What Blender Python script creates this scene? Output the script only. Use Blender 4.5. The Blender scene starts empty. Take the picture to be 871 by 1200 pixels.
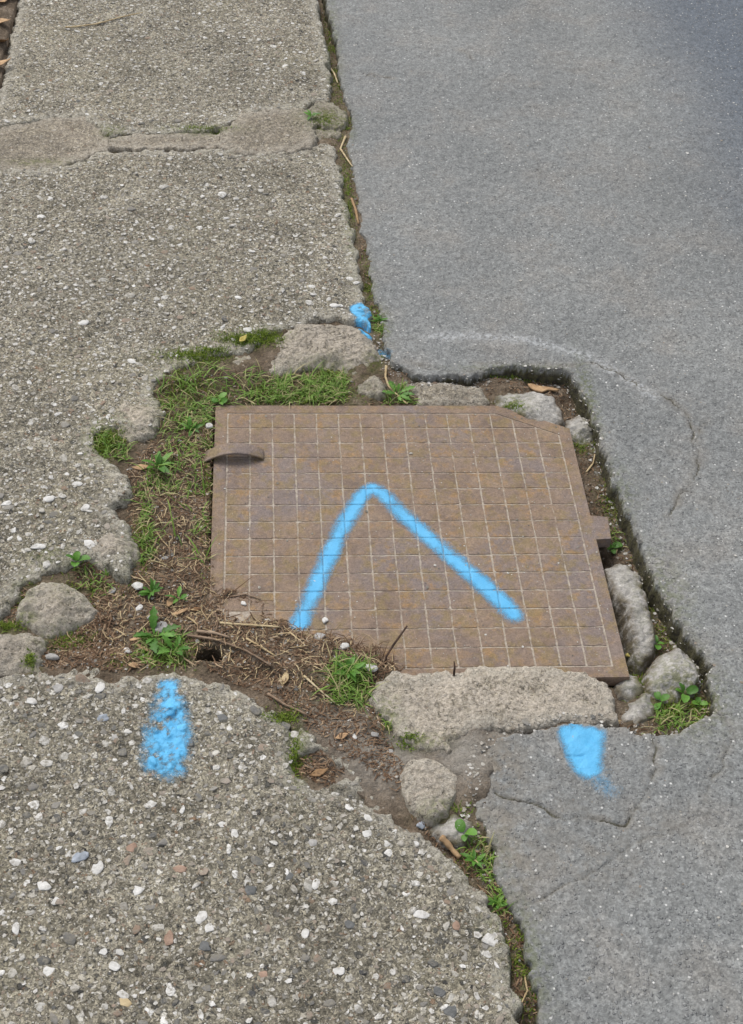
import bpy, math, random
import numpy as np

random.seed(7)
rng = np.random.default_rng(11)
SC = bpy.context.scene
COL = SC.collection

# ------------------------------------------------------------------ camera
FPX, CX, CY = 1650.0, 435.5, 600.0            # photo pixels (871 x 1200)
CAM = np.array([-0.22144, -1.53987, 1.54369])
fwd = np.array([0.0775977, 0.7128790, -0.6969807]); fwd /= np.linalg.norm(fwd)
ROLL = math.radians(2.918676)
_r = np.cross(fwd, [0, 0, 1.0]); _r /= np.linalg.norm(_r)
_u = np.cross(_r, fwd)
right = _r * math.cos(ROLL) + _u * math.sin(ROLL)
if abs(math.degrees(math.asin(right[2])) - 2.9187) > 1:
    right = _r * math.cos(ROLL) - _u * math.sin(ROLL)
# exact: right.z must equal sin(2.9187 deg)
k = math.asin(min(1, math.sin(ROLL) / _u[2]))
right = _r * math.cos(k) + _u * math.sin(k)
up = np.cross(right, fwd)
cd = bpy.data.cameras.new('camera'); cam = bpy.data.objects.new('camera', cd); COL.objects.link(cam)
cd.sensor_fit = 'VERTICAL'; cd.sensor_height = 36.0; cd.lens = FPX / 1200 * 36
cd.clip_start = 0.02; cd.clip_end = 500
from mathutils import Matrix, Vector
M = Matrix.Identity(4)
for i in range(3):
    M[i][0] = right[i]; M[i][1] = up[i]; M[i][2] = -fwd[i]; M[i][3] = CAM[i]
cam.matrix_world = M
SC.camera = cam

# ------------------------------------------------------------------ light
EXPOSURE = 0.5
SUN_EL, SUN_AZ = math.radians(56), math.radians(-35)      # azimuth from +Y towards +X
SUN_E, SUN_ANGLE, SKY_S = 1.3, math.radians(24), 0.15
W = bpy.data.worlds.new('World'); SC.world = W; W.use_nodes = True
wn = W.node_tree.nodes; wl = W.node_tree.links
bg = next(n for n in wn if n.type == 'BACKGROUND')
sky = wn.new('ShaderNodeTexSky'); sky.sky_type = 'NISHITA'; sky.sun_disc = False
sky.sun_elevation = SUN_EL; sky.sun_rotation = SUN_AZ
sky.air_density = 1.0; sky.dust_density = 3.0; sky.ozone_density = 0.6
hs = wn.new('ShaderNodeHueSaturation'); hs.inputs['Saturation'].default_value = 0.3      # overcast: a grey sky
wl.new(sky.outputs[0], hs.inputs['Color']); wl.new(hs.outputs[0], bg.inputs['Color'])
bg.inputs['Strength'].default_value = SKY_S
sd = bpy.data.lights.new('sun', 'SUN'); sd.energy = SUN_E; sd.angle = SUN_ANGLE; sd.color = (1.0, 0.955, 0.89)
so = bpy.data.objects.new('sun', sd); COL.objects.link(so)
sdir = Vector((math.sin(SUN_AZ) * math.cos(SUN_EL), math.cos(SUN_AZ) * math.cos(SUN_EL), math.sin(SUN_EL)))
so.rotation_euler = sdir.to_track_quat('Z', 'Y').to_euler()
SC.view_settings.view_transform = 'Standard'; SC.view_settings.look = 'None'
SC.view_settings.exposure = EXPOSURE; SC.view_settings.gamma = 1.0

# ------------------------------------------------------------------ helpers: projection, noise, polygons
def B(px, py, z=0.0):
    """the point of the level z seen at photo pixel (px, py)"""
    d = fwd + right * ((px - CX) / FPX) - up * ((py - CY) / FPX)
    t = (z - CAM[2]) / d[2]
    p = CAM + d * t
    return (float(p[0]), float(p[1]))
def BP(pts, z=0.0): return np.array([B(x, y, z) for x, y in pts])
def pxscale(P):
    """photo pixels per metre at world points"""
    return FPX / ((np.asarray(P) - CAM) @ fwd)

def _hash(ix, iy, s):
    h = (ix.astype(np.int64) * 374761393 + iy.astype(np.int64) * 668265263 + s * 974634347) & 0xffffffff
    h = ((h ^ (h >> 13)) * 1274126177) & 0xffffffff
    return ((h ^ (h >> 16)) & 0xffff) / 32767.5 - 1.0
def vnoise(x, y, s=0):
    ix = np.floor(x); iy = np.floor(y); fx = x - ix; fy = y - iy
    fx = fx * fx * fx * (fx * (fx * 6 - 15) + 10); fy = fy * fy * fy * (fy * (fy * 6 - 15) + 10)
    ix = ix.astype(np.int64); iy = iy.astype(np.int64)
    a = _hash(ix, iy, s); b = _hash(ix + 1, iy, s); c = _hash(ix, iy + 1, s); d = _hash(ix + 1, iy + 1, s)
    return (a * (1 - fx) + b * fx) * (1 - fy) + (c * (1 - fx) + d * fx) * fy
def fbm(x, y, f, octv=4, s=0, gain=0.5):
    r = 0; a = 1.0
    for i in range(octv):
        c, sn = math.cos(0.6 + i), math.sin(0.6 + i)
        r = r + a * vnoise((x * c - y * sn) * f, (x * sn + y * c) * f, s + i * 17); f *= 2.03; a *= gain
    return r
def smooth(a, b, x):
    t = np.clip((x - a) / (b - a), 0, 1); return t * t * (3 - 2 * t)

def jag(poly, step=0.008, amp=0.003, s=0, longest=2.0):
    """a polygon with its sides broken into short uneven steps"""
    out = []
    n = len(poly)
    for i in range(n):
        a = poly[i]; b = poly[(i + 1) % n]; L = np.linalg.norm(b - a)
        if L > longest: out.append(a); continue
        m = max(1, int(L / step)); nrm = np.array([-(b - a)[1], (b - a)[0]]) / max(L, 1e-9)
        for j in range(m):
            p = a + (b - a) * j / m
            w = fbm(np.array([p[0]]), np.array([p[1]]), 45, 4, s, 0.75)[0]
            out.append(p + nrm * amp * w)
    return np.array(out)

def seg_dist(P, a, b):
    ab = b - a; L2 = ab @ ab + 1e-18
    t = np.clip(((P - a) @ ab) / L2, 0, 1)
    return np.hypot(P[..., 0] - a[0] - t * ab[0], P[..., 1] - a[1] - t * ab[1])
def inside(P, poly):
    x, y = P[:, 0], P[:, 1]; c = np.zeros(len(P), bool)
    n = len(poly)
    for i in range(n):
        a = poly[i]; b = poly[i - 1]
        if a[1] == b[1]: continue
        m = ((a[1] > y) != (b[1] > y)) & (x < (b[0] - a[0]) * (y - a[1]) / (b[1] - a[1]) + a[0])
        c ^= m
    return c
def line_dist(P, pts):
    d = np.full(len(P), 9.0)
    for a, b in zip(pts[:-1], pts[1:]): d = np.minimum(d, seg_dist(P, np.asarray(a), np.asarray(b)))
    return d

CAP = 0.06
def grid_sdf(xs, ys, poly, closed=True, cap=CAP):
    """signed distance (positive inside, capped) of every node of the grid xs x ys"""
    D = np.full((len(ys), len(xs)), cap)
    n = len(poly)
    for i in range(n if closed else n - 1):
        a = poly[i]; b = poly[(i + 1) % n]
        i0 = np.searchsorted(xs, min(a[0], b[0]) - cap); i1 = np.searchsorted(xs, max(a[0], b[0]) + cap)
        j0 = np.searchsorted(ys, min(a[1], b[1]) - cap); j1 = np.searchsorted(ys, max(a[1], b[1]) + cap)
        if i1 <= i0 or j1 <= j0: continue
        X, Y = np.meshgrid(xs[i0:i1], ys[j0:j1])
        d = seg_dist(np.stack([X, Y], -1), a, b)
        D[j0:j1, i0:i1] = np.minimum(D[j0:j1, i0:i1], d)
    if not closed: return D
    p2 = np.roll(poly, -1, 0)
    for j, y in enumerate(ys):
        m = (poly[:, 1] > y) != (p2[:, 1] > y)
        if not m.any(): D[j] *= -1; continue
        a = poly[m]; b = p2[m]
        xc = np.sort(a[:, 0] + (y - a[:, 1]) * (b[:, 0] - a[:, 0]) / (b[:, 1] - a[:, 1]))
        odd = np.searchsorted(xc, xs) % 2 == 1
        D[j] *= np.where(odd, 1, -1)
    return D

def axis(lo, hi, step, far_lo=None, far_hi=None, grow=0.0):
    v = [lo]; st = step
    while v[-1] < hi: v.append(v[-1] + step * (1 + grow * max(0, v[-1] - lo)))
    if far_hi is not None:
        st = v[-1] - v[-2]
        while v[-1] < far_hi: st = min(st * 1.5, 4.0); v.append(v[-1] + st)
    if far_lo is not None:
        st = step
        while v[0] > far_lo: st = min(st * 1.5, 4.0); v.insert(0, v[0] - st)
    return np.array(v)

# ------------------------------------------------------------------ helpers: objects
def make_mesh(name, V, F, smoothit=True, attrs=None):
    """F: an (n, k) array of faces of one size, or a list of such arrays"""
    if isinstance(F, np.ndarray): F = [F]
    me = bpy.data.meshes.new(name)
    me.vertices.add(len(V)); me.vertices.foreach_set('co', np.asarray(V, np.float32).ravel())
    nl = sum(f.size for f in F); me.loops.add(nl)
    me.loops.foreach_set('vertex_index', np.concatenate([f.ravel() for f in F]).astype(np.int32))
    npol = sum(len(f) for f in F); me.polygons.add(npol)
    starts = []; off = 0
    for f in F:
        starts.append(off + np.arange(len(f)) * f.shape[1]); off += f.size
    me.polygons.foreach_set('loop_start', np.concatenate(starts).astype(np.int32))
    me.polygons.foreach_set('use_smooth', np.full(npol, smoothit))
    me.update(calc_edges=True)
    for k, a in (attrs or {}).items():
        at = me.attributes.new(k, 'FLOAT', 'POINT'); at.data.foreach_set('value', np.asarray(a, np.float32))
    return me
def link(name, me, material=None, parent=None):
    o = bpy.data.objects.new(name, me); COL.objects.link(o)
    if material is not None and len(me.materials) == 0: me.materials.append(material)
    if parent is not None: o.parent = parent
    return o
def tag(o, label=None, cat=None, group=None, kind=None):
    if label: o['label'] = label
    if cat: o['category'] = cat
    if group: o['group'] = group
    if kind: o['kind'] = kind
    return o
def empty(name, loc=(0, 0, 0)):
    o = bpy.data.objects.new(name, None); COL.objects.link(o); o.location = loc; o.empty_display_size = 0.02
    return o

# ------------------------------------------------------------------ helpers: node materials
class Mat:
    def __init__(s, name):
        s.m = bpy.data.materials.new(name); s.m.use_nodes = True
        s.nt = s.m.node_tree; s.nt.nodes.clear()
        s.out = s.nt.nodes.new('ShaderNodeOutputMaterial')
        s._co = None
    def n(s, t): return s.nt.nodes.new(t)
    def put(s, sock, v):
        if v is None: return
        if hasattr(v, 'is_output'): s.nt.links.new(v, sock)
        elif isinstance(v, (tuple, list)):
            d = tuple(v)
            if len(d) == 3 and len(sock.default_value) == 4: d = d + (1.0,)
            sock.default_value = d
        else:
            try: sock.default_value = v
            except TypeError: sock.default_value = (v, v, v, 1.0) if len(sock.default_value) == 4 else (v, v, v)
    def co(s):
        if s._co is None: s._co = s.n('ShaderNodeNewGeometry').outputs['Position']
        return s._co
    def scaled(s, v, sc, rot=0.0):
        m = s.n('ShaderNodeMapping'); s.put(m.inputs['Vector'], v); m.inputs['Scale'].default_value = sc; m.inputs['Rotation'].default_value = (0, 0, rot); return m.outputs[0]
    def noise(s, scale, detail=4, rough=0.55, vec=None, dist=0.0):
        x = s.n('ShaderNodeTexNoise'); s.put(x.inputs['Vector'], vec or s.co()); x.inputs['Scale'].default_value = scale
        x.inputs['Detail'].default_value = detail; x.inputs['Roughness'].default_value = rough; x.inputs['Distortion'].default_value = dist
        return x.outputs['Fac']
    def vor(s, scale, feat='F1', vec=None, rand=1.0):
        x = s.n('ShaderNodeTexVoronoi'); x.feature = feat; s.put(x.inputs['Vector'], vec or s.co()); x.inputs['Scale'].default_value = scale
        x.inputs['Randomness'].default_value = rand
        return x.outputs
    def ramp(s, f, stops, interp='LINEAR'):
        x = s.n('ShaderNodeValToRGB'); s.put(x.inputs[0], f); r = x.color_ramp; r.interpolation = interp
        while len(r.elements) > 1: r.elements.remove(r.elements[-1])
        for i, (p, c) in enumerate(stops):
            e = r.elements[0] if i == 0 else r.elements.new(p)
            e.position = p; c = (c, c, c) if not isinstance(c, (tuple, list)) else c; e.color = tuple(c) + (1.0,)
        return x.outputs[0]
    def step(s, f, a, b, lo=0.0, hi=1.0):
        x = s.n('ShaderNodeMapRange'); x.interpolation_type = 'SMOOTHSTEP'; s.put(x.inputs[0], f)
        x.inputs[1].default_value = a; x.inputs[2].default_value = b; x.inputs[3].default_value = lo; x.inputs[4].default_value = hi
        return x.outputs[0]
    def mix(s, f, a, b, mode='MIX'):
        x = s.n('ShaderNodeMix'); x.data_type = 'RGBA'; x.blend_type = mode
        s.put(x.inputs[0], f); s.put(x.inputs[6], a); s.put(x.inputs[7], b); return x.outputs[2]
    def math(s, op, a, b=0.0, c=0.0):
        x = s.n('ShaderNodeMath'); x.operation = op; s.put(x.inputs[0], a); s.put(x.inputs[1], b); s.put(x.inputs[2], c); return x.outputs[0]
    def attr(s, name):
        x = s.n('ShaderNodeAttribute'); x.attribute_name = name; return x.outputs['Fac']
    def rnd(s): return s.n('ShaderNodeObjectInfo').outputs['Random']
    def warp(s, scale, amt):
        x = s.n('ShaderNodeTexNoise'); s.put(x.inputs['Vector'], s.co()); x.inputs['Scale'].default_value = scale; x.inputs['Detail'].default_value = 2
        a = s.n('ShaderNodeVectorMath'); a.operation = 'SUBTRACT'; s.put(a.inputs[0], x.outputs['Color']); a.inputs[1].default_value = (.5, .5, .5)
        b = s.n('ShaderNodeVectorMath'); b.operation = 'SCALE'; s.put(b.inputs[0], a.outputs[0]); b.inputs['Scale'].default_value = amt
        c = s.n('ShaderNodeVectorMath'); c.operation = 'ADD'; s.put(c.inputs[0], b.outputs[0]); s.put(c.inputs[1], s.co()); return c.outputs[0]
    def bump(s, h, dist=0.002, strength=1.0, nrm=None):
        x = s.n('ShaderNodeBump'); s.put(x.inputs['Height'], h); x.inputs['Distance'].default_value = dist; x.inputs['Strength'].default_value = strength
        if nrm is not None: s.put(x.inputs['Normal'], nrm)
        return x.outputs[0]
    def done(s, col, rough=0.9, nrm=None, spec=0.25, alpha=None, trans=None):
        b = s.n('ShaderNodeBsdfPrincipled'); s.put(b.inputs['Base Color'], col); s.put(b.inputs['Roughness'], rough)
        b.inputs['Specular IOR Level'].default_value = spec
        if nrm is not None: s.put(b.inputs['Normal'], nrm)
        sh = b.outputs[0]
        if trans:
            t = s.n('ShaderNodeBsdfTranslucent'); s.put(t.inputs[0], col); mx = s.n('ShaderNodeMixShader'); mx.inputs[0].default_value = trans
            s.put(mx.inputs[1], sh); s.put(mx.inputs[2], t.outputs[0]); sh = mx.outputs[0]
        if alpha is not None:
            t = s.n('ShaderNodeBsdfTransparent'); mx = s.n('ShaderNodeMixShader'); s.put(mx.inputs[0], alpha)
            s.put(mx.inputs[1], t.outputs[0]); s.put(mx.inputs[2], sh); sh = mx.outputs[0]
        s.put(s.out.inputs['Surface'], sh)
        return s.m

STONE_RAMP = [(0.0, (0.055, 0.055, 0.055)), (0.14, (0.11, 0.108, 0.10)), (0.28, (0.19, 0.18, 0.165)), (0.42, (0.27, 0.255, 0.225)),
              (0.50, (0.21, 0.145, 0.10)), (0.57, (0.36, 0.34, 0.30)), (0.70, (0.40, 0.385, 0.35)), (0.86, (0.48, 0.465, 0.435)), (1.0, (0.60, 0.59, 0.565))]

def concrete(name, tint=(1, 1, 1), agg=1.0, mossy=0.0, pale=0.0):
    m = Mat(name)
    wv = m.warp(130, 0.010)
    base = m.ramp(m.noise(9, 6, 0.65), [(0.25, (0.135, 0.125, 0.102)), (0.5, (0.215, 0.20, 0.165)), (0.75, (0.29, 0.275, 0.235))])
    fine = m.noise(420, 3, 0.6)
    base = m.mix(0.75, base, m.ramp(fine, [(0.25, 0.42), (0.5, 0.95), (0.75, 1.5)]), 'MULTIPLY')
    for sc_, lo_, hi_, f_ in ((210, 0.5, 1.5, .75), (420, 0.45, 1.65, .75)):
        vm = m.vor(sc_, vec=wv); sm = m.n('ShaderNodeSeparateColor'); m.put(sm.inputs[0], vm['Color'])
        base = m.mix(f_, base, m.ramp(sm.outputs[1], [(0.1, lo_), (0.5, 0.92), (0.95, hi_)]), 'MULTIPLY')
    # olive-brown film of algae in the hollows
    base = m.mix(m.step(m.noise(4.5, 5, 0.6), 0.50, 0.68, 0, 0.35), base, (0.130, 0.120, 0.080))
    h = m.math('MULTIPLY', fine, 0.35)
    # three grades of small aggregate
    for sc, r0, r1, keep, hh in ((75, 0.26, 0.40, 0.50, 1.0), (140, 0.28, 0.42, 0.40, 0.7), (270, 0.28, 0.46, 0.35, 0.4)):
        v = m.vor(sc, vec=wv)
        sep = m.n('ShaderNodeSeparateColor'); m.put(sep.inputs[0], v['Color'])
        msk = m.math('MULTIPLY', m.step(v['Distance'], r0, r1, 1, 0), m.step(sep.outputs[0], keep, keep + 0.05))
        msk = m.math('MULTIPLY', msk, agg)
        c = m.ramp(sep.outputs[1], STONE_RAMP)
        c = m.mix(0.35, c, m.ramp(m.noise(300, 3), [(0.3, 0.5), (0.7, 1.3)]), 'MULTIPLY')
        base = m.mix(msk, base, c)
        h = m.math('ADD', h, m.math('MULTIPLY', msk, hh))
    # worn broken edge: fresher, paler cement
    if pale:
        pm = m.math('MULTIPLY', m.step(m.math('ADD', m.math('MULTIPLY', m.noise(190, 4, 0.65), 0.6), m.math('MULTIPLY', m.noise(24, 4, 0.6), 0.4)), 0.38, 0.54), pale)
        base = m.mix(pm, base, m.ramp(m.noise(200, 4), [(0.3, (0.27, 0.25, 0.215)), (0.6, (0.44, 0.41, 0.37)), (0.8, (0.55, 0.525, 0.48))]))
    e = m.attr('edge')
    base = m.mix(m.math('MULTIPLY', m.step(e, 0.004, 0.036, 1, 0), m.step(m.noise(75, 5, 0.7), 0.40, 0.54, 0.0, 0.9)), base, m.ramp(m.noise(260, 4, 0.7), [(0.3, (0.16, 0.15, 0.13)), (0.5, (0.36, 0.345, 0.31)), (0.7, (0.50, 0.485, 0.45))]))
    base = m.mix(m.math('MULTIPLY', m.step(e, -0.007, -0.0025, 1, 0), 0.8), base, (0.075, 0.06, 0.04))
    mo = m.math('MULTIPLY', m.attr('moss'), m.step(m.noise(130, 4), 0.38, 0.58))
    base = m.mix(mo, base, m.ramp(m.noise(240, 2), [(0.3, (0.05, 0.075, 0.012)), (0.7, (0.14, 0.17, 0.03))]))
    base = m.mix(0.8, base, m.ramp(m.noise(2.2, 4, 0.6), [(0.3, (0.80, 0.80, 0.79)), (0.5, (1.0, 1.0, 0.99)), (0.7, (1.18, 1.165, 1.13))]), 'MULTIPLY')
    base = m.mix(1.0, base, tint, 'MULTIPLY')
    nrm = m.bump(h, 0.0032, 1.0)
    nrm = m.bump(m.noise(190, 5, 0.75), 0.0045, 1.0, nrm)
    return m.done(base, 0.93, nrm, 0.2)

MAT = {}
MAT['slab'] = concrete('aggregate_concrete', (1.20, 1.17, 1.10))
MAT['chunk'] = concrete('broken_concrete', (1.20, 1.14, 1.07), 0.5, pale=0.9)
MAT['mortar'] = concrete('smooth_mortar', (1.06, 1.0, 0.93), 0.65, pale=0.3)

def pebble_mat(name, src, power=1.0):
    m = Mat(name)
    r = m.rnd() if src == 'object' else m.attr('rnd')
    c = m.ramp(m.math('POWER', r, power), STONE_RAMP)
    ptc = m.n('ShaderNodeTexCoord').outputs['Object'] if src == 'object' else m.co()
    c = m.mix(0.5, c, m.ramp(m.noise(300, 4, 0.6), [(0.25, 0.5), (0.5, 1.0), (0.75, 1.25)]), 'MULTIPLY')
    c = m.mix(m.step(m.noise(170, 4, 0.65), 0.44, 0.62, 0, 0.8), c, (0.19, 0.175, 0.142))
    return m.done(c, 0.8, m.bump(m.noise(500, 3), 0.0012), 0.3)
MAT['pebble'] = pebble_mat('pebble_stone', 'object')
MAT['pebbles'] = pebble_mat('small_pebble_stone', 'attr'); MAT['palepebble'] = pebble_mat('pale_pebble_stone', 'object', 0.5)

def asphalt():
    m = Mat('weathered_asphalt')
    base = m.ramp(m.noise(3.5, 5, 0.6), [(0.3, (0.160, 0.165, 0.162)), (0.7, (0.193, 0.199, 0.195))])
    base = m.mix(m.step(m.noise(7, 5, 0.65), 0.45, 0.68, 0, 0.7), base, (0.188, 0.180, 0.166))
    base = m.mix(0.8, base, m.ramp(m.noise(1.7, 5, 0.65), [(0.3, (0.86, 0.87, 0.88)), (0.5, (1.0, 1.0, 1.0)), (0.7, (1.12, 1.11, 1.09))]), 'MULTIPLY')
    # the lane along the road, blended to a darker, bluer tone
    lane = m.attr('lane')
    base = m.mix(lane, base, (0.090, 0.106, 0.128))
    fine = m.noise(330, 3, 0.65)
    base = m.mix(0.9, base, m.ramp(fine, [(0.28, 0.72), (0.5, 1.0), (0.72, 1.3)]), 'MULTIPLY')
    base = m.mix(0.7, base, m.ramp(m.noise(95, 5, 0.7), [(0.3, 0.78), (0.5, 1.0), (0.7, 1.2)]), 'MULTIPLY')
    wv = m.warp(90, 0.004)
    for sc_, lo_, hi_, f_ in ((150, 0.84, 1.15, .75), (300, 0.78, 1.25, .8)):
        vm = m.vor(sc_, vec=wv); sm = m.n('ShaderNodeSeparateColor'); m.put(sm.inputs[0], vm['Color'])
        base = m.mix(f_, base, m.ramp(sm.outputs[1], [(0.1, lo_), (0.5, 0.99), (0.95, hi_)]), 'MULTIPLY')
    v = m.vor(190, vec=wv); sep = m.n('ShaderNodeSeparateColor'); m.put(sep.inputs[0], v['Color'])
    msk = m.math('MULTIPLY', m.step(v['Distance'], 0.25, 0.45, 1, 0), m.step(sep.outputs[0], 0.45, 0.55))
    base = m.mix(m.math('MULTIPLY', msk, 0.55), base, m.ramp(sep.outputs[1], [(0, (0.09, 0.092, 0.095)), (0.4, (0.16, 0.163, 0.165)), (0.75, (0.235, 0.238, 0.24)), (1, (0.30, 0.30, 0.295))]))
    v2 = m.vor(110); sp2 = m.n('ShaderNodeSeparateColor'); m.put(sp2.inputs[0], v2['Color'])
    wh = m.math('MULTIPLY', m.step(v2['Distance'], 0.12, 0.24, 1, 0), m.step(sp2.outputs[0], 0.79, 0.84))
    base = m.mix(wh, base, m.ramp(sp2.outputs[1], [(0, (0.30, 0.30, 0.29)), (1, (0.55, 0.55, 0.53))]))
    v3 = m.vor(150, vec=m.scaled(wv, (0.55, 1.25, 1), 0.15)); sp3 = m.n('ShaderNodeSeparateColor'); m.put(sp3.inputs[0], v3['Color'])
    slit = m.math('MULTIPLY', m.step(v3['Distance'], 0.12, 0.26, 1, 0), m.math('MULTIPLY', m.step(sp3.outputs[0], 0.955, 0.97), m.step(m.noise(14, 3), 0.42, 0.6)))
    base = m.mix(m.math('MULTIPLY', slit, 0.8), base, (0.045, 0.045, 0.044))
    pit = m.math('MULTIPLY', m.step(m.vor(150, vec=m.scaled(wv, (1, 1.0, 1), 0.3))['Distance'], 0.12, 0.3, 1, 0), m.step(m.noise(40, 3), 0.5, 0.62))
    base = m.mix(m.math('MULTIPLY', pit, 0.15), base, (0.05, 0.05, 0.048))
    d = m.attr('dirt')
    base = m.mix(m.math('MULTIPLY', d, m.step(m.noise(50, 5, 0.65), 0.32, 0.62)), base, m.ramp(m.noise(160, 4), [(0.3, (0.125, 0.108, 0.084)), (0.7, (0.225, 0.20, 0.165))]))
    base = m.mix(m.math('MULTIPLY', m.attr('scar'), m.step(m.noise(120, 5, 0.7), 0.38, 0.66)), base, (0.36, 0.37, 0.375))
    base = m.mix(m.step(m.attr('crack'), 0.15, 0.75), base, m.ramp(m.noise(90, 3), [(0.35, (0.035, 0.032, 0.025)), (0.65, (0.085, 0.08, 0.045))]))
    mo = m.math('MULTIPLY', m.attr('moss'), m.step(m.noise(130, 4), 0.40, 0.6))
    base = m.mix(mo, base, (0.085, 0.10, 0.025))
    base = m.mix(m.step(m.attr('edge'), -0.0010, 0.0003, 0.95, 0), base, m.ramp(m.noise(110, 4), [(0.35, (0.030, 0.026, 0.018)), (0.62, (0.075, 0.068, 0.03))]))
    h = m.math('ADD', m.math('MULTIPLY', fine, 0.35), m.math('SUBTRACT', m.math('MULTIPLY', msk, 0.38), m.math('MULTIPLY', slit, .5)))
    nrm = m.bump(h, 0.0032, 1.0)
    nrm = m.bump(m.noise(110, 5, 0.6), 0.0028, 1.0, nrm)
    return m.done(base, 0.85, nrm, 0.35)
MAT['asphalt'] = asphalt()

def soil_mat():
    m = Mat('soil_earth')
    b = m.ramp(m.noise(26, 6, 0.7), [(0.28, (0.062, 0.046, 0.032)), (0.5, (0.138, 0.105, 0.075)), (0.72, (0.23, 0.185, 0.14))])
    b = m.mix(0.8, b, m.ramp(m.noise(260, 4, 0.7), [(0.28, 0.4), (0.5, 1.0), (0.72, 1.6)]), 'MULTIPLY')
    v = m.vor(170, vec=m.warp(80, 0.008)); sp = m.n('ShaderNodeSeparateColor'); m.put(sp.inputs[0], v['Color'])
    b = m.mix(m.math('MULTIPLY', m.step(v['Distance'], 0.2, 0.4, 1, 0), m.step(sp.outputs[0], 0.72, 0.8)), b,
              m.ramp(sp.outputs[1], [(0, (0.06, 0.04, 0.025)), (0.6, (0.22, 0.16, 0.10)), (1, (0.36, 0.32, 0.27))]))
    b = m.mix(m.math('MULTIPLY', m.attr('dust'), 0.92), b, m.ramp(m.noise(180, 4), [(0.3, (0.19, 0.175, 0.15)), (0.7, (0.33, 0.31, 0.275))]))
    mo = m.math('MULTIPLY', m.attr('moss'), m.step(m.noise(90, 4, 0.6), 0.36, 0.56))
    b = m.mix(mo, b, m.ramp(m.noise(220, 3), [(0.3, (0.035, 0.05, 0.01)), (0.7, (0.10, 0.125, 0.024))]))
    b = m.mix(m.attr('hole_dark'), b, (0.018, 0.015, 0.012))
    h = m.math('ADD', m.noise(140, 5, 0.7), m.math('MULTIPLY', m.noise(420, 3), 0.4))
    return m.done(b, 0.95, m.bump(h, 0.006, 1.0), 0.15)
MAT['soil'] = soil_mat()

def iron(name, dusty=0.0, seed=0.0):
    m = Mat(name)
    r = m.rnd()
    b = m.ramp(m.noise(14, 6, 0.65), [(0.3, (0.122, 0.087, 0.067)), (0.5, (0.186, 0.133, 0.098)), (0.7, (0.228, 0.163, 0.108))])
    b = m.mix(m.step(m.noise(5, 3), 0.46, 0.64, 0, 0.6), b, (0.160, 0.136, 0.136))          # greyer, less rusted zones
    rust = m.math('MULTIPLY', m.step(m.noise(42, 5, 0.7), 0.47, 0.64), m.step(r, 0.2, 0.95, 0.25, 0.95))
    b = m.mix(rust, b, m.ramp(m.noise(90, 3), [(0.3, (0.205, 0.135, 0.062)), (0.7, (0.265, 0.158, 0.076))]))
    b = m.mix(m.math('MULTIPLY', m.step(m.noise(30, 4, 0.7, m.scaled(m.co(), (1, 1, 1), 1.1)), 0.48, 0.64), 0.65), b, (0.185, 0.135, 0.060))
    b = m.mix(0.55, b, m.ramp(m.noise(380, 4, 0.7), [(0.25, 0.4), (0.5, 1.0), (0.75, 1.6)]), 'MULTIPLY')
    b = m.mix(0.5, b, m.ramp(m.noise(120, 4, 0.7), [(0.3, 0.55), (0.5, 1.0), (0.7, 1.45)]), 'MULTIPLY')
    b = m.mix(m.step(m.noise(150, 4, 0.7), 0.64, 0.72, 0, 0.6), b, (0.30, 0.255, 0.205))      # grit stuck to the rust
    b = m.mix(m.step(m.noise(110, 3, 0.6, m.scaled(m.co(), (1, 1, 1), 0.5)), 0.70, 0.76, 0, 0.8), b, (0.035, 0.028, 0.025))
    if dusty:
        dm = m.step(m.math('ADD', m.math('MULTIPLY', m.noise(90, 4, 0.65), 0.55), m.math('MULTIPLY', m.noise(9, 4, 0.6), 0.45)), 0.38, 0.54, 0.15, 1.0)
        b = m.mix(m.math('MULTIPLY', dm, dusty), b, m.ramp(m.noise(200, 3), [(0.3, (0.26, 0.22, 0.175)), (0.7, (0.44, 0.39, 0.325))]))
    nrm = m.bump(m.math('ADD', m.noise(230, 4, 0.7), m.math('MULTIPLY', m.noise(60, 3), 0.6)), 0.0016, 1.0)
    return m.done(b, 0.72, nrm, 0.35)
MAT['iron'] = iron('rusty_cast_iron')
MAT['groove'] = iron('dust_filled_iron', 0.85)

def paint_mat():
    m = Mat('sky_blue_spray_paint')
    d = m.attr('spray')
    sp = m.math('ADD', m.math('MULTIPLY', m.noise(600, 3, 0.7), 0.7), m.math('MULTIPLY', m.noise(130, 4, 0.6), 0.3))
    a = m.math('MULTIPLY', m.math('MINIMUM', m.math('MAXIMUM', m.math('MULTIPLY_ADD', m.math('ADD', d, m.math('MULTIPLY', m.math('SUBTRACT', sp, 0.5), 1.3)), 1.45, -0.2), 0.0), 1.0), 0.96)
    c = m.ramp(m.noise(40, 4), [(0.3, (0.070, 0.34, 0.60)), (0.7, (0.105, 0.40, 0.66))])
    c = m.mix(m.step(m.noise(280, 4, 0.7), 0.62, 0.74, 0, 0.5), c, (0.05, 0.14, 0.24))
    return m.done(c, 0.6, m.bump(m.noise(420, 3), 0.0008), 0.35, alpha=a)
MAT['paint'] = paint_mat()

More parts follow.
